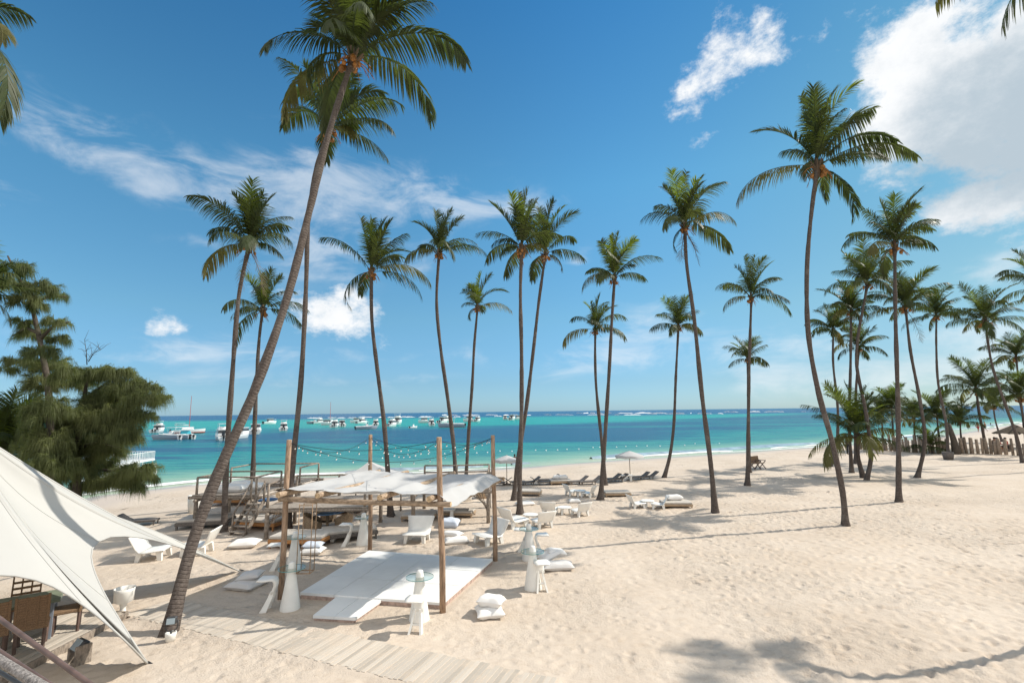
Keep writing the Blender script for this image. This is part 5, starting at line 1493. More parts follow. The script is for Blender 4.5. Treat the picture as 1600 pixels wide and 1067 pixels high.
# ------------------------------------------------------------------ raised decks
def raised_deck(label, p, w, d, zf, rz, rails='lrbf', rail_h=.75, seed=0, fans=(0, 1), z0=0.0):
    """timber platform on posts: p is the front left corner on the ground"""
    r = random.Random(seed)
    t = thing('raised_deck', label, 'lounge deck', p, R(rz), 'raised timber lounge decks')
    mb = MB(); k = int(d / .12)
    for i in range(k): mb.box((w / 2 + r.uniform(-.02, .02), (i + .5) * d / k, zf), (w + r.uniform(0, .12), d / k - .012, .045), bev=.006)
    mb.build('floor', M['deckwood'], t)
    mb = MB()
    for y in (.06, d - .06): mb.tube([(-.22, y, zf - .09), (w + .22, y, zf - .09)], .065, 8)
    for x in (.15, w / 2, w - .15): mb.tube([(x, -.15, zf - .20), (x, d + .15, zf - .20)], .055, 8)
    mb.build('floor_beam', M['greywood'], t)
    corners = [(.08, .08), (w - .08, .08), (w - .08, d - .08), (.08, d - .08)]
    for i, (x, y) in enumerate(corners):
        hgt = zf + rail_h
        mb = MB(); mb.tube([(x, y, -.35), (x + r.uniform(-.02, .02), y, zf * .6), (x, y, zf + .02)], [.085, .08, .075], 9); mb.build('post', M['greywood'], t, True)
        mb = MB(); mb.tube([(x, y, zf - .02), (x + r.uniform(-.02, .02), y, hgt)], [.052, .045], 8); mb.build('rail_post', M['greywood'], t, True)
    def rail(a, b, z):
        mb = MB(); m_ = (Vector((*a, z)) + Vector((*b, z))) / 2 + Vector((0, 0, r.uniform(-.02, .01)))
        mb.tube([(*a, z), m_, (*b, z)], [.038, .034, .036], 7); mb.build('rail', M['greywood'], t, True)
    zt = zf + rail_h
    if 'f' in rails: rail(corners[0], corners[1], zt)
    if 'r' in rails: rail(corners[1], corners[2], zt)
    if 'b' in rails:
        rail(corners[2], corners[3], zt)
        x = w / 2; mb = MB(); mb.tube([(x, d - .08, zf - .02), (x, d - .08, zt)], .045, 8); mb.build('rail_post', M['greywood'], t, True)
    if 'l' in rails: rail(corners[3], corners[0], zt)
    if 'B' in rails: rail(corners[2], corners[3], zt - .32)
    # fans of slanting sticks brace the posts
    for c in fans:
        x, y = corners[c]; s = 1 if c in (0, 3) else -1
        mb = MB()
        for i in range(6):
            mb.tube([(x + s * .04, y + .02 * i, zf * .28 + .07 * i), (x + s * (.28 + .13 * i), y + .05 + .02 * i, zf - .10)], [.020, .016], 5)
        mb.build('fan_brace', M['greywood'], t, True)
    return t
def X_at(u, Y): return (u - 800) / F * Y
raised_deck('raised deck with railings all round and white pillows, beside the leaning palm', Vector((X_at(315, 21.2), 21.2, -.0)), 2.7, 2.2, 1.30, -2, 'lrbf', .72, 1)
raised_deck('raised deck behind the pillow deck, its rail against the water', Vector((X_at(366, 24.6), 24.6, -.02)), 3.6, 2.2, 1.32, -3, 'lrb', .74, 2, ())
raised_deck('middle raised deck behind the left front post, with fan braces of sticks', Vector((X_at(424, 19.2), 19.2, 0)), 3.8, 2.7, 1.10, 1, 'bl', .88, 3)
raised_deck('right raised deck behind the sail, with pale green posts and double back rail', Vector((X_at(645, 21.4), 21.4, 0)), 3.3, 3.4, 1.34, 2, 'rbB', .70, 4, (1,))
for lab, u, v, Y, dz, rz in (('left pillow on the railed pillow deck, half behind a trunk', 352, 764, 22.0, 0, 10), ('front pillow on the railed pillow deck', 368, 764, 22.0, 0, -5), ('wide back pillow on the railed pillow deck', 377, 762, 22.8, .06, 4), ('right pillow lying on the railed pillow deck', 396, 763, 22.5, 0, 12)):
    p = At(u, v, Y); p.z = 1.325
    pillow(lab, p, .95, .7, .32, rz, 'pillow', (0, 0), dz, grp='pillows on beds', seed=u)

# stair ladder up to the decks
a = G(370, 836); b = Vector((X_at(412, 20.8), 20.8, 1.12))
st = thing('wooden_stairs', 'steep timber stairs with pole handrails leading up to the railed pillow deck', 'stairs', a)
d = b - a; side = Vector((-d.y, d.x, 0)).normalized() * .33
for s in (-1, 1):
    mb = MB(); mb.bar(side * s + Vector((0, 0, -.05)), d + side * s, .055, .16); mb.build('stringer', M['greywood'], st)
    mb = MB(); mb.tube([side * s + d * .1 + Vector((0, 0, .62)), side * s + d * 1.04 + Vector((0, 0, .72))], .036, 7)
    mb.tube([side * s + d * .1 - Vector((0, 0, .1)), side * s + d * .1 + Vector((0, 0, .66))], .04, 7); mb.tube([side * s + d * 1.0 - Vector((0, 0, .1)), side * s + d * 1.02 + Vector((0, 0, .8))], .045, 7)
    mb.build('handrail', M['greywood'], st, True)
for i in range(6):
    c = d * ((i + .6) / 6.2); mb = MB(); sd = side.normalized()
    mb.bar(c - sd * .33, c + sd * .33, .22, .04); mb.build('step', M['deckwood'], st)

# tables with blue tops and tub chairs in the shade of the decks
def blue_table(label, p, r_):
    t = thing('blue_table', label, 'table', p, 0, 'blue topped tables under the decks')
    mb = MB(); mb.lathe([(r_, .70), (r_ + .01, .72), (r_, .745), (r_ * .5, .75)], n=28); mb.build('table_top', M['blue'], t)
    mb = MB(); mb.lathe([(.26, 0), (.24, .03), (.06, .08), (.05, .70)], n=14); mb.build('pedestal', M['wicker_tan'], t, True)
    return t
blue_table('wide blue topped table under the middle raised deck', G(511, 829), .62)
blue_table('small blue topped table beyond the stairs', G(416, 806), .45)
def tub_chair(m):
    t = thing('tub_chair', '', 'tub chair')
    mb = MB()
    n = 20; vs = []; fs = []
    for i in range(n + 1):
        a = R(-130 + 260 * i / n) + math.pi; hh = .48 + .30 * math.sin(math.pi * i / n) ** 1.2
        for r_, z in ((.30, .0), (.36, .40), (.40, hh), (.36, hh + .01), (.31, .40)): vs.append((math.cos(a) * r_, math.sin(a) * r_, z))
    for i in range(n):
        for k in range(4): fs.append((i * 5 + k, i * 5 + k + 1, i * 5 + 6 + k, i * 5 + 5 + k))
    mb.add(vs, fs); mb.build('backrest', m, t, True)
    mb = MB(); mb.lathe([(.31, .10), (.33, .38), (.31, .42), (.1, .44)], n=20); mb.build('seat', m, t, True)
    return t
pr = tub_chair(M['wicker_tan'])
for lab, px, rz in (('tan tub chair left of the wide blue table', (489, 832), 10), ('tan tub chair behind the wide blue table', (513, 814), -90), ('tan tub chair right of the wide blue table', (536, 828), 170), ('tan tub chair near the small blue table', (430, 807), 180)):
    put(pr, lab, 'tan tub chairs', G(*px), rz)
kill(pr)
def tub(label, px, r_, h, m, cat='tub'):
    t = thing('plant_tub', label, cat, G(*px), 0)
    mb = MB(); mb.lathe([(r_ * .8, -.03), (r_ * .95, h * .5), (r_, h), (r_ * .9, h), (r_ * .85, h * .8), (r_ * .2, h * .78)], n=18); mb.build('pot', M[m], t, True)
    return t
tub('white bucket shaped tub left of the leaning palm near the decks', (304, 800), .33, .80, 'white')
tub('pale tub behind the right raised deck left of the green post', (727, 782), .40, .72, 'mattress_white')
tub('small tan tub near the crossing trunks beside the daybed', (753, 778), .36, .62, 'wicker_tan')
tub('dark tub around the foot of a palm by the log fence', (1482, 717), .42, .62, 'wicker_grey')
def side_block(label, px, rz, m='white'):
    t = thing('side_table', label, 'side table', G(*px), R(rz), 'white side tables')
    mb = MB(); mb.box((0, 0, .36), (.75, .42, .06)); mb.build('table_top', M[m], t)
    for s in (-1, 1):
        mb = MB(); mb.box((s * .27, 0, .165), (.14, .38, .33), taper=.85); mb.build('leg', M[m], t)
side_block('white side table standing between the two daybeds under the right deck', (697, 809), -5)
side_block('white side table beside the orange daybed behind the swing', (509, 845), 5)
side_block('white side table in the sun left of the umbrella', (979, 751), 0)

# white cabana with pitched canvas roof behind the sail
cb = thing('beach_cabana', 'white canvas cabana with a pitched roof behind the pergola', 'cabana', (X_at(588, 25.5), 25.5, gz(X_at(588, 25.5), 25.5)))
hw, hz, az_ = 1.25, 1.62, 2.22
mb = MB(); k = 8; vs = []; fs = []
pts = [(-hw * 1.05, -hw, hz), (hw * 1.35, -hw, hz - .12), (hw * 1.35, hw, hz - .12), (-hw * 1.05, hw, hz)]
ap = Vector((-.25, 0, az_))
for i in range(4):
    a, b = Vector(pts[i]), Vector(pts[(i + 1) % 4]); o0 = len(vs)
    for s in range(k + 1):
        for j in range(k + 1):
            f = s / k; q = ap.lerp(a.lerp(b, j / k), f); q.z -= .16 * math.sin(math.pi * f) * (.7 + .3 * math.sin(math.pi * j / k)); q.z += .10 * math.sin(math.pi * j / k) * f
            vs.append(q)
    for s in range(k):
        for j in range(k): fs.append((o0 + s * (k + 1) + j, o0 + s * (k + 1) + j + 1, o0 + (s + 1) * (k + 1) + j + 1, o0 + (s + 1) * (k + 1) + j))
mesh_obj('canvas_roof', vs, fs, M['cloth'], cb, True)
for p in pts:
    mb = MB(); mb.tube([(p[0] * .97, p[1] * .97, -.1), (p[0] * .97, p[1] * .97, p[2] - .02)], .04, 8); mb.build('post', M['greywood'], cb, True)

# beach umbrellas
def umbrella(label, px, top_v, half_px, lean=0):
    p = G(*px); ppm = F / p.y; H = (px[1] - top_v) / ppm; r_ = half_px / ppm
    t = thing('beach_umbrella', label, 'umbrella', p, .3, 'white beach umbrellas')
    mb = MB(); mb.tube([(0, 0, -.1), (0, 0, H)], .024, 8); mb.build('pole', M['greywood'], t, True)
    mb = MB(); n = 48; vs = []; fs = []
    for i in range(7):
        f = i / 6
        for k in range(n):
            a = 2 * math.pi * k / n; rib = abs(math.sin(4 * a)) ; rr = r_ * f * (1 - .045 * rib * f)
            vs.append((math.cos(a) * rr, math.sin(a) * rr, H - .02 - (H * .17) * f ** 1.15 - .05 * rib * f * f * -.6))
    for i in range(6):
        for k in range(n): fs.append((i * n + k, i * n + (k + 1) % n, (i + 1) * n + (k + 1) % n, (i + 1) * n + k))
    o0 = 6 * n; base = len(vs)
    for k in range(n): q = vs[o0 + k]; vs.append((q[0] * 1.0, q[1] * 1.0, q[2] - .14))
    for k in range(n): fs.append((o0 + k, o0 + (k + 1) % n, base + (k + 1) % n, base + k))
    mesh_obj('canopy', vs, fs, M['cloth'], t, True)
    for k in range(8):
        a = math.pi / 4 * k; mb = MB(); mb.tube([(0, 0, H * .70), (math.cos(a) * r_ * .55, math.sin(a) * r_ * .55, H - .06 - H * .17 * .5)], .010, 4); mb.build('rib', M['greywood'], t)
    mb = MB(); mb.lathe([(.26, -.03), (.26, .05), (.06, .09), (.04, .2)], n=16); mb.build('base', M['greywood'], t, True)
umbrella('white umbrella behind the right rear pergola post', (792, 757), 713, 20)
umbrella('white umbrella right of the fluted palm trunk', (985, 750), 706, 22)

# two empty deck chairs on the far sand
def deck_chair(label, px, rz):
    t = thing('deck_chair', label, 'deck chair', G(*px), R(rz), 'dark folding deck chairs')
    mb = MB(); mb.slab([(.28, .46), (0, .42), (-.24, .44)], .27, .03); mb.build('seat', M['wicker'], t)
    mb = MB(); mb.slab([(-.24, .46), (-.32, .95)], .27, .03); mb.build('backrest', M['wicker'], t)
    for s in (-1, 1):
        mb = MB(); mb.bar((.28, s * .29, 0), (-.26, s * .29, .62), .05); mb.bar((-.28, s * .29, 0), (.28, s * .29, .62), .05); mb.build('leg', M['rod'], t)
        mb = MB(); mb.bar((.30, s * .29, .64), (-.30, s * .29, .64), .06, .04); mb.build('armrest', M['rod'], t)
deck_chair('left one of the two empty deck chairs on the far sand', (1180, 733), -70)
deck_chair('right one of the two empty deck chairs on the far sand', (1188, 732), -60)

# ------------------------------------------------------------------ log fence, thatched shelter
FENCE = [(1338, 701), (1372, 703), (1410, 705), (1450, 708), (1500, 708), (1548, 709), (1600, 712), (1660, 715)]
fp = [G(*p) for p in FENCE]; o = fp[0]
fn = thing('log_fence', 'fence of upright split logs of uneven height across the far sand', 'fence', o)
r = random.Random(8)
ln = resample([tuple(p) for p in fp], .05); acc = 0; last = None; i = 0
while i < len(ln):
    p = ln[i] - o; hgt = r.uniform(1.05, 1.6) * (1.15 if r.random() < .2 else 1); rad = r.uniform(.10, .17)
    lean = Vector((r.uniform(-.12, .08), 0, 0))
    mb = MB(); mb.tube([p - Vector((0, 0, .3)), p + lean * .5 + Vector((0, 0, hgt * .5)), p + lean + Vector((0, 0, hgt))], [rad, rad * .96, rad * .88], 8)
    mb.build('log_post', M['fencewood'], fn, True)
    i += int(r.uniform(.25, .52) / .05)
for z in (.45, .95):
    mb = MB(); mb.tube([q - o + Vector((0, .05, z)) for q in ln[::10]], .025, 5); mb.build('fence_wire', M['rope'], fn, True)
# one tall weathered stump before the fence
p = G(1494, 709); t = thing('tree_stump', 'tall dark weathered stump rising above the log fence', 'stump', p)
mb = MB(); mb.tube([(0, 0, -.2), (.05, 0, .6), (-.1, 0, 1.5), (-.35, 0, 2.9)], [.38, .30, .25, .17], 9); mb.build('stump_body', M['barkc'], t, True)

p = G(1590, 700); sh = thing('thatched_shelter', 'low round thatched shelter behind the log fence at the right edge', 'shelter', p)
mb = MB(); mb.tube([(0, 0, -.2), (0, 0, 2.3)], .11, 8); mb.build('post', M['greywood'], sh, True)
mb = MB(); n = 60; vs = []; fs = []; rr = random.Random(2)
for i in range(5):
    for k in range(n):
        f = i / 4; a = 2 * math.pi * k / n; q = 1.8 * f * (1 + (rr.uniform(-.03, .05) if i == 4 else 0))
        vs.append((math.cos(a) * q, math.sin(a) * q, 2.6 - .95 * f ** .9 - (rr.uniform(0, .16) if i == 4 else 0)))
for i in range(4):
    for k in range(n): fs.append((i * n + k, i * n + (k + 1) % n, (i + 1) * n + (k + 1) % n, (i + 1) * n + k))
mesh_obj('thatch_roof', vs, fs, M['thatch'], sh)
tb = thing('picnic_table', 'low plank table under the edge of the thatched shelter', 'table', G(1566, 705))
mb = MB(); mb.box((0, 0, .72), (2.0, .8, .06)); mb.build('table_top', M['greywood'], tb)
for s in (-1, 1):
    mb = MB(); mb.box((s * .7, 0, .34), (.1, .6, .70)); mb.build('leg', M['greywood'], tb)

# ------------------------------------------------------------------ people
def person(label, p, rz, joints, skin, clothes, hair=True, s=1.0, group=None):
    """one continuous skinned body from a dict of joints; clothes are child shells"""
    t = thing('person', label, 'person', p, R(rz), group)
    J = {k: Vector(v) * s for k, v in joints.items()}
    rad = dict(pelvis=.135, belly=.125, chest=.15, neck=.055, head=.10, crown=.085, hipL=.10, hipR=.10, kneeL=.065, kneeR=.065, ankL=.042, ankR=.042, toeL=.04, toeR=.04, shL=.065, shR=.065, elL=.045, elR=.045, wrL=.034, wrR=.034, haL=.035, haR=.035)
    E = [('pelvis', 'belly'), ('belly', 'chest'), ('chest', 'neck'), ('neck', 'head'), ('head', 'crown')]
    for q in 'LR': E += [('pelvis', 'hip' + q), ('hip' + q, 'knee' + q), ('knee' + q, 'ank' + q), ('ank' + q, 'toe' + q), ('chest', 'sh' + q), ('sh' + q, 'el' + q), ('el' + q, 'wr' + q), ('wr' + q, 'ha' + q)]
    def skin_mesh(name, names, edges, m, k):
        me = bpy.data.meshes.new(name); me.from_pydata([J[x] for x in names], [(names.index(a), names.index(b)) for a, b in edges], [])
        me.materials.append(m); ob = bpy.data.objects.new(name, me); link(ob, t)
        md = ob.modifiers.new('skin', 'SKIN'); md.use_smooth_shade = True
        if not me.skin_vertices: me.skin_vertices.new() if hasattr(me.skin_vertices, 'new') else None
        if me.skin_vertices:
            for i, x in enumerate(names):
                me.skin_vertices[0].data[i].radius = (rad[x] * s * k, rad[x] * s * k)
                me.skin_vertices[0].data[i].use_root = (i == 0)
        sb = ob.modifiers.new('sub', 'SUBSURF'); sb.levels = 1; sb.render_levels = 1
        return ob
    names = ['pelvis', 'belly', 'chest', 'neck', 'head', 'crown'] + [a + q for q in 'LR' for a in ('hip', 'knee', 'ank', 'toe', 'sh', 'el', 'wr', 'ha')]
    body = mesh_obj('body', [], [], skin, None); bpy.data.objects.remove(body)
    for nm, m, parts in [('body', skin, None)] + clothes:
        if parts is None: skin_mesh(nm, names, E, m, 1.0)
        else: skin_mesh(nm, parts, [e for e in E if e[0] in parts and e[1] in parts], m, 1.16)
    if hair:
        mb = MB(); c = J['head'].lerp(J['crown'], .6); mb.lathe([(.108 * s * math.sin(a), .11 * s * -math.cos(a)) for a in np.linspace(1.2, 3.1, 7)], c, 12); mb.build('hair', M['hair'], t, True)
    return t
STAND = dict(pelvis=(0, 0, .95), belly=(0, 0, 1.12), chest=(0, 0, 1.35), neck=(.01, 0, 1.50), head=(.03, 0, 1.60), crown=(.02, 0, 1.70), hipL=(0, .10, .88), hipR=(0, -.10, .88), kneeL=(.05, .11, .50), kneeR=(-.02, -.11, .50), ankL=(.0, .11, .08), ankR=(-.10, -.11, .09), toeL=(.14, .12, .04), toeR=(.04, -.12, .04), shL=(0, .19, 1.40), shR=(0, -.19, 1.40), elL=(-.03, .25, 1.12), elR=(.02, -.25, 1.12), wrL=(.08, .24, .90), wrR=(.16, -.20, .95), haL=(.10, .23, .80), haR=(.24, -.16, .98))
WALK = dict(STAND, kneeL=(.18, .10, .52), ankL=(.16, .10, .10), toeL=(.30, .10, .06), kneeR=(-.06, -.10, .50), ankR=(-.30, -.10, .14), toeR=(-.18, -.10, .05), elL=(-.12, .24, 1.14), wrL=(-.10, .22, .92), haL=(-.08, .22, .84), wrR=(.16, -.2, .94), haR=(.2, -.2, .86))
SIT = dict(STAND, pelvis=(0, 0, .50), belly=(-.02, 0, .66), chest=(-.03, 0, .90), neck=(0, 0, 1.05), head=(.03, 0, 1.15), crown=(.02, 0, 1.25), hipL=(.05, .10, .48), hipR=(.05, -.10, .48), kneeL=(.45, .12, .50), kneeR=(.45, -.12, .50), ankL=(.45, .12, .08), ankR=(.48, -.12, .08), toeL=(.60, .13, .04), toeR=(.62, -.13, .04), shL=(-.02, .19, .95), shR=(-.02, -.19, .95), elL=(.05, .24, .70), elR=(.08, -.24, .70), wrL=(.28, .18, .64), wrR=(.30, -.18, .66), haL=(.37, .15, .65), haR=(.38, -.15, .68))
TOP = ['pelvis', 'belly', 'chest', 'shL', 'shR', 'elL', 'elR']; TRUNKS = ['pelvis', 'hipL', 'hipR', 'kneeL', 'kneeR']; LEGS = ['pelvis', 'hipL', 'hipR', 'kneeL', 'kneeR', 'ankL', 'ankR']
person('person in dark clothes standing beside the bushy young palm', G(1325, 710), -20, STAND, M['skin_dark'], [('shirt', M['cloth_dark'], TOP), ('trousers', M['cloth_dark'], LEGS)], s=1.02)
person('person in dark shorts walking along the far waterline', G(1540, 674), 150, WALK, M['skin'], [('shorts', M['cloth_dark'], TRUNKS)], s=1.15)
person('pale person walking at the wash of the waves, half behind a trunk', G(1529, 675), 20, WALK, M['skin'], [('swim_shorts', M['cloth_red'], TRUNKS)], s=1.1)
for lab, u, v, m1, rz in (('person in red seated left under the thatched shelter', 1560, 706, 'cloth_red', 20), ('person seated in the middle under the thatched shelter, head above the fence', 1574, 706, 'cloth_red', 160), ('person in dark top seated left of the others behind the fence', 1556, 705, 'cloth_dark', 10)):
    person(lab, G(u, v), rz, SIT, M['skin'], [('shirt', M[m1], TOP), ('shorts', M['cloth_dark'], TRUNKS)], s=1.1)
SWIM = dict(STAND, elL=(.05, .38, 1.50), wrL=(.05, .40, 1.75), haL=(.05, .40, 1.84), elR=(.1, -.36, 1.35), wrR=(.15, -.50, 1.45), haR=(.15, -.58, 1.5))
for lab, u, v, dz in (('swimmer with raised arms in the shallow water beside the umbrella', 804, 718, -1.15), ('bather in the shallows at the far right, left one', 1527, 665, -.95), ('bather in the shallows at the far right, right one', 1548, 664.5, -1.05)):
    p = S(u, v); p.z = SEA_Z + dz
    person(lab, p, -60, SWIM if 'raised' in lab else STAND, M['skin_dark'], [('shorts', M['cloth_dark'], TRUNKS)], s=1.0)

# ------------------------------------------------------------------ boats
def hull_mb(L, B, H, draft=.3, bow=.35, n=12):
    """lofted boat hull, bow towards +x"""
    mb = MB(); vs = []; fs = []
    for i in range(n + 1):
        f = i / n; x = -L / 2 + L * f
        b = B / 2 * (1 if f < .45 else max(0.02, 1 - ((f - .45) / .55) ** 2.2)); sh = H * (.82 + bow * f ** 2.2); kz = -draft * (1 - max(0, (f - .75) / .25) ** 2)
        xx = x + (L * .05 * f ** 3)
        vs += [(x, 0, kz), (x, b * .72, kz * .35), (xx, b * .96, sh * .55), (xx, b, sh), (xx, b * .86, sh), (xx, 0, sh - .12 * (f < .8)), (xx, -b * .86, sh), (xx, -b, sh), (xx, -b * .96, sh * .55), (x, -b * .72, kz * .35)]
    for i in range(n):
        for k in range(10): fs.append((i * 10 + k, i * 10 + (k + 1) % 10, (i + 1) * 10 + (k + 1) % 10, (i + 1) * 10 + k))
    fs.append(tuple(range(10))); fs.append(tuple(n * 10 + k for k in range(10)))
    return mb.add(vs, fs)
def outboard(t, x, y, z):
    mb = MB(); mb.box((x, y, z + .25), (.42, .34, .48), bev=.08); mb.box((x + .05, y, z - .3), (.16, .12, .8)); mb.build('outboard_motor', M['black'], t)
def cruiser(L=7.0, B=2.6, fly=True, hullm='gel'):
    t = thing('motor_boat', '', 'boat')
    hull_mb(L, B, .95).build('hull', M[hullm], t)
    mb = MB(); mb.box((L * .06, 0, 1.35), (L * .42, B * .78, 1.05), taper=.86, bev=.08); cab = mb.build('cabin', M['gel'], t)
    mb = MB(); mb.box((L * .06, 0, 1.50), (L * .415, B * .765, .42), taper=.93); mb.box((L * .06, 0, 1.50), (L * .425, B * .60, .42), taper=.95); mb.build('window_band', M['boatwin'], cab)
    mb = MB(); mb.box((L * .06 - L * .214, 0, 1.25), (.04, .55, .85)); mb.build('cabin_door', M['boatwin'], cab)
    mb = MB(); mb.box((-.05, 0, 1.92), (L * .50, B * .82, .07)); mb.build('roof', M['gel'], t)
    if fly:
        mb = MB(); mb.box((L * .08, 0, 2.18), (L * .24, B * .6, .45), taper=.8, bev=.06); mb.build('flybridge', M['gel'], t)
        mb = MB(); mb.box((0, 0, 2.95), (L * .30, B * .7, .06)); c = mb.build('canopy', M['gel'], t)
        mb = MB()
        for sx in (-1, 1):
            for sy in (-1, 1): mb = MB(); mb.tube([(sx * L * .13, sy * B * .3, 1.95), (sx * L * .13, sy * B * .3, 2.93)], .03, 5); mb.build('canopy_post', M['gel'], c)
    mb = MB(); mb.tube([(L * .22, B * .42, 1.0), (L * .40, B * .28, 1.55), (L * .53, 0, 1.70), (L * .40, -B * .28, 1.55), (L * .22, -B * .42, 1.0)], .025, 5); mb.build('bow_rail', M['gel'], t)
    for s in (-1, 1): outboard(t, -L / 2 - .2, s * .35, .45)
    return t
def open_boat(L=7.5, B=2.3, hullm='boatgrey'):
    t = thing('open_boat', '', 'boat')
    hull_mb(L, B, .85).build('hull', M[hullm], t)
    mb = MB(); mb.tube([(-L * .48, B * .5, .80), (0, B * .5, .86), (L * .3, B * .42, 1.02)], .09, 6); mb.tube([(-L * .48, -B * .5, .80), (0, -B * .5, .86), (L * .3, -B * .42, 1.02)], .09, 6); mb.build('gunwale', M['gel'], t)
    mb = MB(); mb.box((.2, 0, 1.1), (.9, .9, .85), taper=.8, bev=.06); mb.build('console', M['gel'], t)
    mb = MB(); mb.box((.45, 0, 1.62), (.05, .75, .40), (0, R(-20), 0)); mb.build('windscreen', M['boatwin'], t)
    mb = MB(); mb.box((0, 0, 2.15), (2.0, B * .75, .06)); c = mb.build('canopy', M['gel'], t)
    mb = MB()
    for sx in (-1, 1):
        for sy in (-1, 1): mb = MB(); mb.tube([(sx * .6, sy * .42, .8), (sx * .85, sy * .6, 2.14)], .025, 5); mb.build('canopy_post', M['gel'], c)
    for x in (-1.6, -2.5, 1.7): mb = MB(); mb.box((x, 0, .86), (.45, B * .8, .14)); mb.build('bench', M['gel'], t)
    for s in (-1, 1): outboard(t, -L / 2 - .2, s * .32, .4)
    return t
def catamaran(L=7.0, B=3.4):
    t = thing('catamaran', '', 'boat')
    for s in (-1, 1):
        m_ = hull_mb(L, .95, .85); m_.v = [v + Vector((0, s * (B / 2 - .45), 0)) for v in m_.v]; m_.build('hull', M['gel'], t)
    mb = MB(); mb.box((-.2, 0, .85), (L * .75, B * .85, .14)); mb.build('deck', M['gel'], t)
    mb = MB(); mb.box((-.2, 0, 1.25), (L * .35, B * .55, .65), taper=.85, bev=.08); mb.build('covered_cabin', M['turq'], t)
    mb = MB(); mb.box((-.4, 0, 2.25), (L * .5, B * .8, .07)); c = mb.build('roof', M['gel'], t)
    mb = MB()
    for sx in (-1, 1):
        for sy in (-1, 1): mb = MB(); mb.tube([(-.4 + sx * L * .22, sy * B * .36, .9), (-.4 + sx * L * .22, sy * B * .36, 2.24)], .03, 5); mb.build('roof_post', M['gel'], c)
    for s in (-1, 1): outboard(t, -L / 2 - .2, s * (B / 2 - .45), .4)
    return t
def sail_boat(L=8.5, mast=9.0, stripe='red'):
    t = thing('sailing_boat', '', 'boat')
    h = hull_mb(L, 2.6, .95).build('hull', M['gel'], t)
    mb = hull_mb(L * 1.003, 2.63, .30, .2); mb.build('boot_stripe', M[stripe], h)
    mb = MB(); mb.box((0, 0, 1.2), (L * .38, 1.6, .55), taper=.85, bev=.08); mb.build('cabin', M['gel'], t)
    mb = MB(); mb.tube([(.3, 0, .9), (.3, 0, mast)], [.09, .06], 7); m_ = mb.build('mast', M['red'], t)
    mb = MB(); mb.tube([(.2, 0, 2.0), (-L * .42, 0, 2.05)], .10, 7); mb.build('boom', M['gel'], m_)
    mb = MB(); mb.box((-L * .25, 0, 2.45), (L * .3, 2.0, .05)); mb.tube([(-L * .36, .8, .9), (-L * .36, .8, 2.45)], .03, 5); mb.tube([(-L * .36, -.8, .9), (-L * .36, -.8, 2.45)], .03, 5); mb.build('awning', M['gel'], t)
    return t
pc, pc2, po, pk, ps = cruiser(), cruiser(6.2, 2.4, False), open_boat(), catamaran(), sail_boat()
ps2 = sail_boat(8, 8.0, 'boatgrey')
BOATS = [(pc, 'white cabin cruiser nearest the casuarina, with a canopy on its flybridge', 247, 675.5, 70, 1.0, None),
 (po, 'long grey hulled open boat with white gunwales left of the turquoise covered catamaran', 268, 686.5, 160, 1.0, None),
 (pk, 'catamaran with a turquoise cover and two dark outboards', 289, 685.5, 95, .95, None),
 (ps, 'sailing boat with a red mast and red waterline behind the catamaran', 293, 677, -5, 1.0, None),
 (pc, 'white cruiser with a dark windowed cabin left of the leaning palm trunk', 347, 687.5, 100, .95, None),
 (pc2, 'white motor boat half hidden by the leaning palm trunk', 376, 684, 60, 1.0, None),
 (pc2, 'white motor boat half hidden behind the trunk right of the leaning palm', 399, 677.5, 85, 1.15, None),
 (pc2, 'small white cabin boat far out, left of the tall upright trunk', 421, 662, 30, 1.25, None),
 (pc, 'white boat seen stern on just left of the tall upright trunk', 443, 672.5, 88, .95, None),
 (po, 'white topped open boat right of the tall upright trunk', 492, 662, 170, 1.1, None),
 (pc, 'wide white cruiser right of the tall upright trunk', 499, 662, 20, 1.0, None),
 (pc2, 'low white boat behind the stern facing cruiser in the second group', 512, 664, 150, 1.1, None),
 (ps2, 'sailing boat with a bare pale mast in the second group of boats', 516, 662.5, 120, 1.15, None),
 (pc, 'white cruiser facing stern on at the front of the second group', 523, 667.5, 80, 1.0, None),
 (pc2, 'short white boat at the right end of the second group', 534, 666.5, 95, 1.1, None),
 (pc2, 'dark striped white boat at the left of the third group', 558, 660.5, 170, 1.2, None),
 (pc, 'white cruiser behind the front boat of the third group', 565, 661.5, 40, 1.0, None),
 (po, 'pale open boat broadside at the front of the third group', 572, 670.5, 12, .95, None),
 (pc, 'tall narrow cruiser left of the curved slim trunk', 587, 665.5, 88, .95, None),
 (pc, 'white cruiser right of the curved slim trunk, lower of the two', 612, 666, 60, 1.0, None),
 (pc, 'high white cruiser behind the pair right of the curved slim trunk', 621, 662.5, 75, 1.35, None),
 (pc2, 'white boat at the left of the fourth group, near the dinghy', 664, 660.5, 160, 1.15, None),
 (pc, 'white cruiser in the middle of the fourth group', 674, 665, 95, .95, None),
 (pc2, 'white boat behind the fourth group', 692, 661, 60, 1.3, None),
 (pc, 'tall white cruiser behind the bowed palm trunk', 697, 659.5, 30, 1.15, None),
 (po, 'long open boat with a canopy passing behind the bowed palm trunk', 706, 667.5, 175, 1.25, None),
 (pc2, 'white boat half hidden by the small crowned palm', 735, 658.5, 170, 1.3, None),
 (pc, 'white cruiser just right of the small crowned palm', 746, 658.5, 70, 1.0, None),
 (pc2, 'small far white boat left of the crossing trunks, leftmost', 789, 655.5, 95, 1.2, None),
 (pc2, 'reddish far boat left of the crossing trunks', 800, 656, 75, 1.4, None),
 (pc2, 'far white boat touching the crossing trunks', 809, 655.5, 20, 1.2, None)]
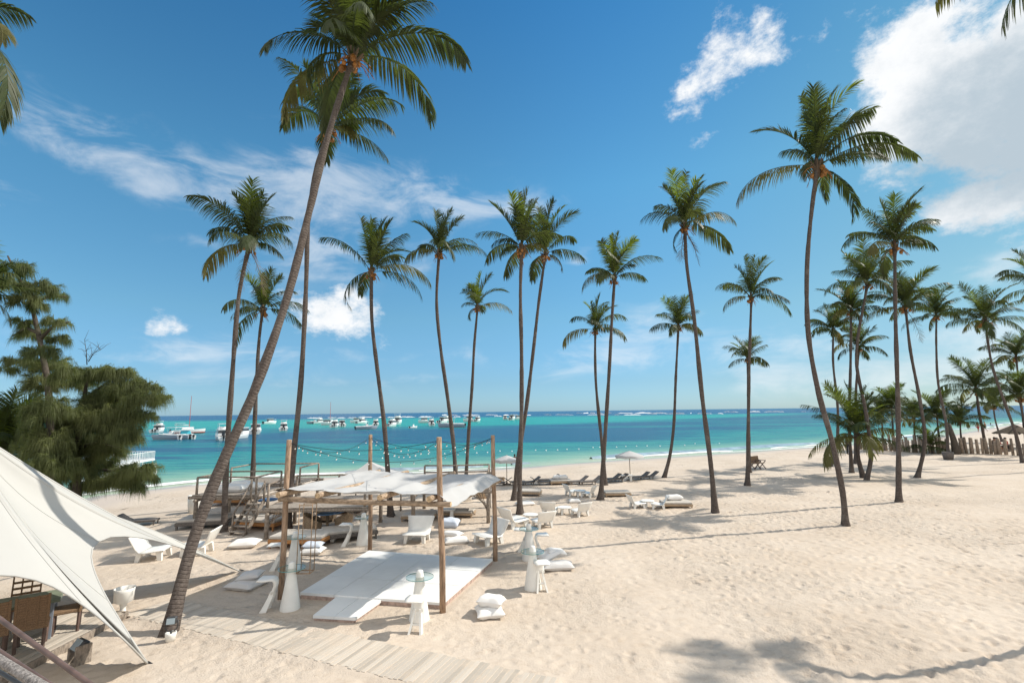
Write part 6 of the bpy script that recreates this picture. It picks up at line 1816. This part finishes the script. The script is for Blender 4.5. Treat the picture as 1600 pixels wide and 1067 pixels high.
for pr, lab, u, v, rz, s, _ in BOATS:
    o = copy_tree(pr); p = S(u, v); o.location = p; o.rotation_euler = (0, 0, R(rz) + math.atan2(800 - u, F)); o.scale = (s * .95, s * 1.08, s * 1.22)
    o['label'] = lab; o['group'] = 'boats moored in the bay'
for pr in (pc, pc2, po, pk, ps, ps2):
    for c in list(pr.children_recursive): bpy.data.objects.remove(c)
    bpy.data.objects.remove(pr)
p = S(646, 668.5); t = thing('dinghy', 'tiny white dinghy alone between the third and fourth boat groups', 'dinghy', p, R(60), 'boats moored in the bay')
hull_mb(3.6, 1.5, .55).build('hull', M['gel'], t); mb = MB(); mb.box((0, 0, .8), (.5, .5, .9), taper=.7); mb.build('console', M['gel'], t); outboard(t, -1.95, 0, .2)

# white two-storey party boat at the water's edge behind the casuarina
p = S(184, 757); t = thing('party_boat', 'white two storey party boat with railings half hidden by the casuarina', 'boat', p, R(100))
for s in (-1, 1):
    m_ = hull_mb(8.0, 1.0, .7); m_.v = [v + Vector((0, s * 1.15, 0)) for v in m_.v]; m_.build('hull', M['gel'], t)
mb = MB(); mb.box((0, 0, .75), (7.0, 3.2, .14)); mb.box((0, 0, 2.0), (5.8, 3.2, .12)); mb.build('deck', M['gel'], t)
mb = MB(); mb.box((.6, 0, 1.35), (3.0, 1.6, 1.15), taper=.95); mb.build('cabin', M['gel'], t)
mb = MB()
for x in (-2.7, -.9, .9, 2.7):
    for s in (-1, 1): mb = MB(); mb.tube([(x, s * 1.5, .8), (x, s * 1.5, 2.0)], .04, 6); mb.build('deck_pillar', M['gel'], t)
for z0, lx in ((.8, 3.4), (2.05, 2.85)):
    mb = MB(); cs = [(-lx, -1.55), (lx, -1.55), (lx, 1.55), (-lx, 1.55), (-lx, -1.55)]
    for a, b in zip(cs[:-1], cs[1:]):
        mb.bar((*a, z0 + .78), (*b, z0 + .78), .05); mb.bar((*a, z0 + .08), (*b, z0 + .08), .04); k = int((Vector(b) - Vector(a)).length / .22)
        for i in range(k): q = Vector(a).lerp(Vector(b), i / k); mb.bar((q.x, q.y, z0), (q.x, q.y, z0 + .78), .035)
    mb.build('railing', M['gel'], t)
t.scale = (.82,) * 3

# swimming area buoys
r = random.Random(3)
for i in range(30):
    f = i / 29; u = 600 + 520 * f + r.uniform(-5, 5); v = 712.5 - 20 * f + r.uniform(-1, 1.2)
    if i == 0: v = 716
    mb = MB(); mb.lathe([(.02, -.11), (.08, -.06), (.105, 0), (.08, .06), (.04, .10), (.02, .12)], n=10)
    o = mb.build('buoy', M['float'], None, True); o.location = S(u, v)
    tag(o, 'small white buoy of the line that marks the bathing area', 'buoy', 'bathing area buoys')
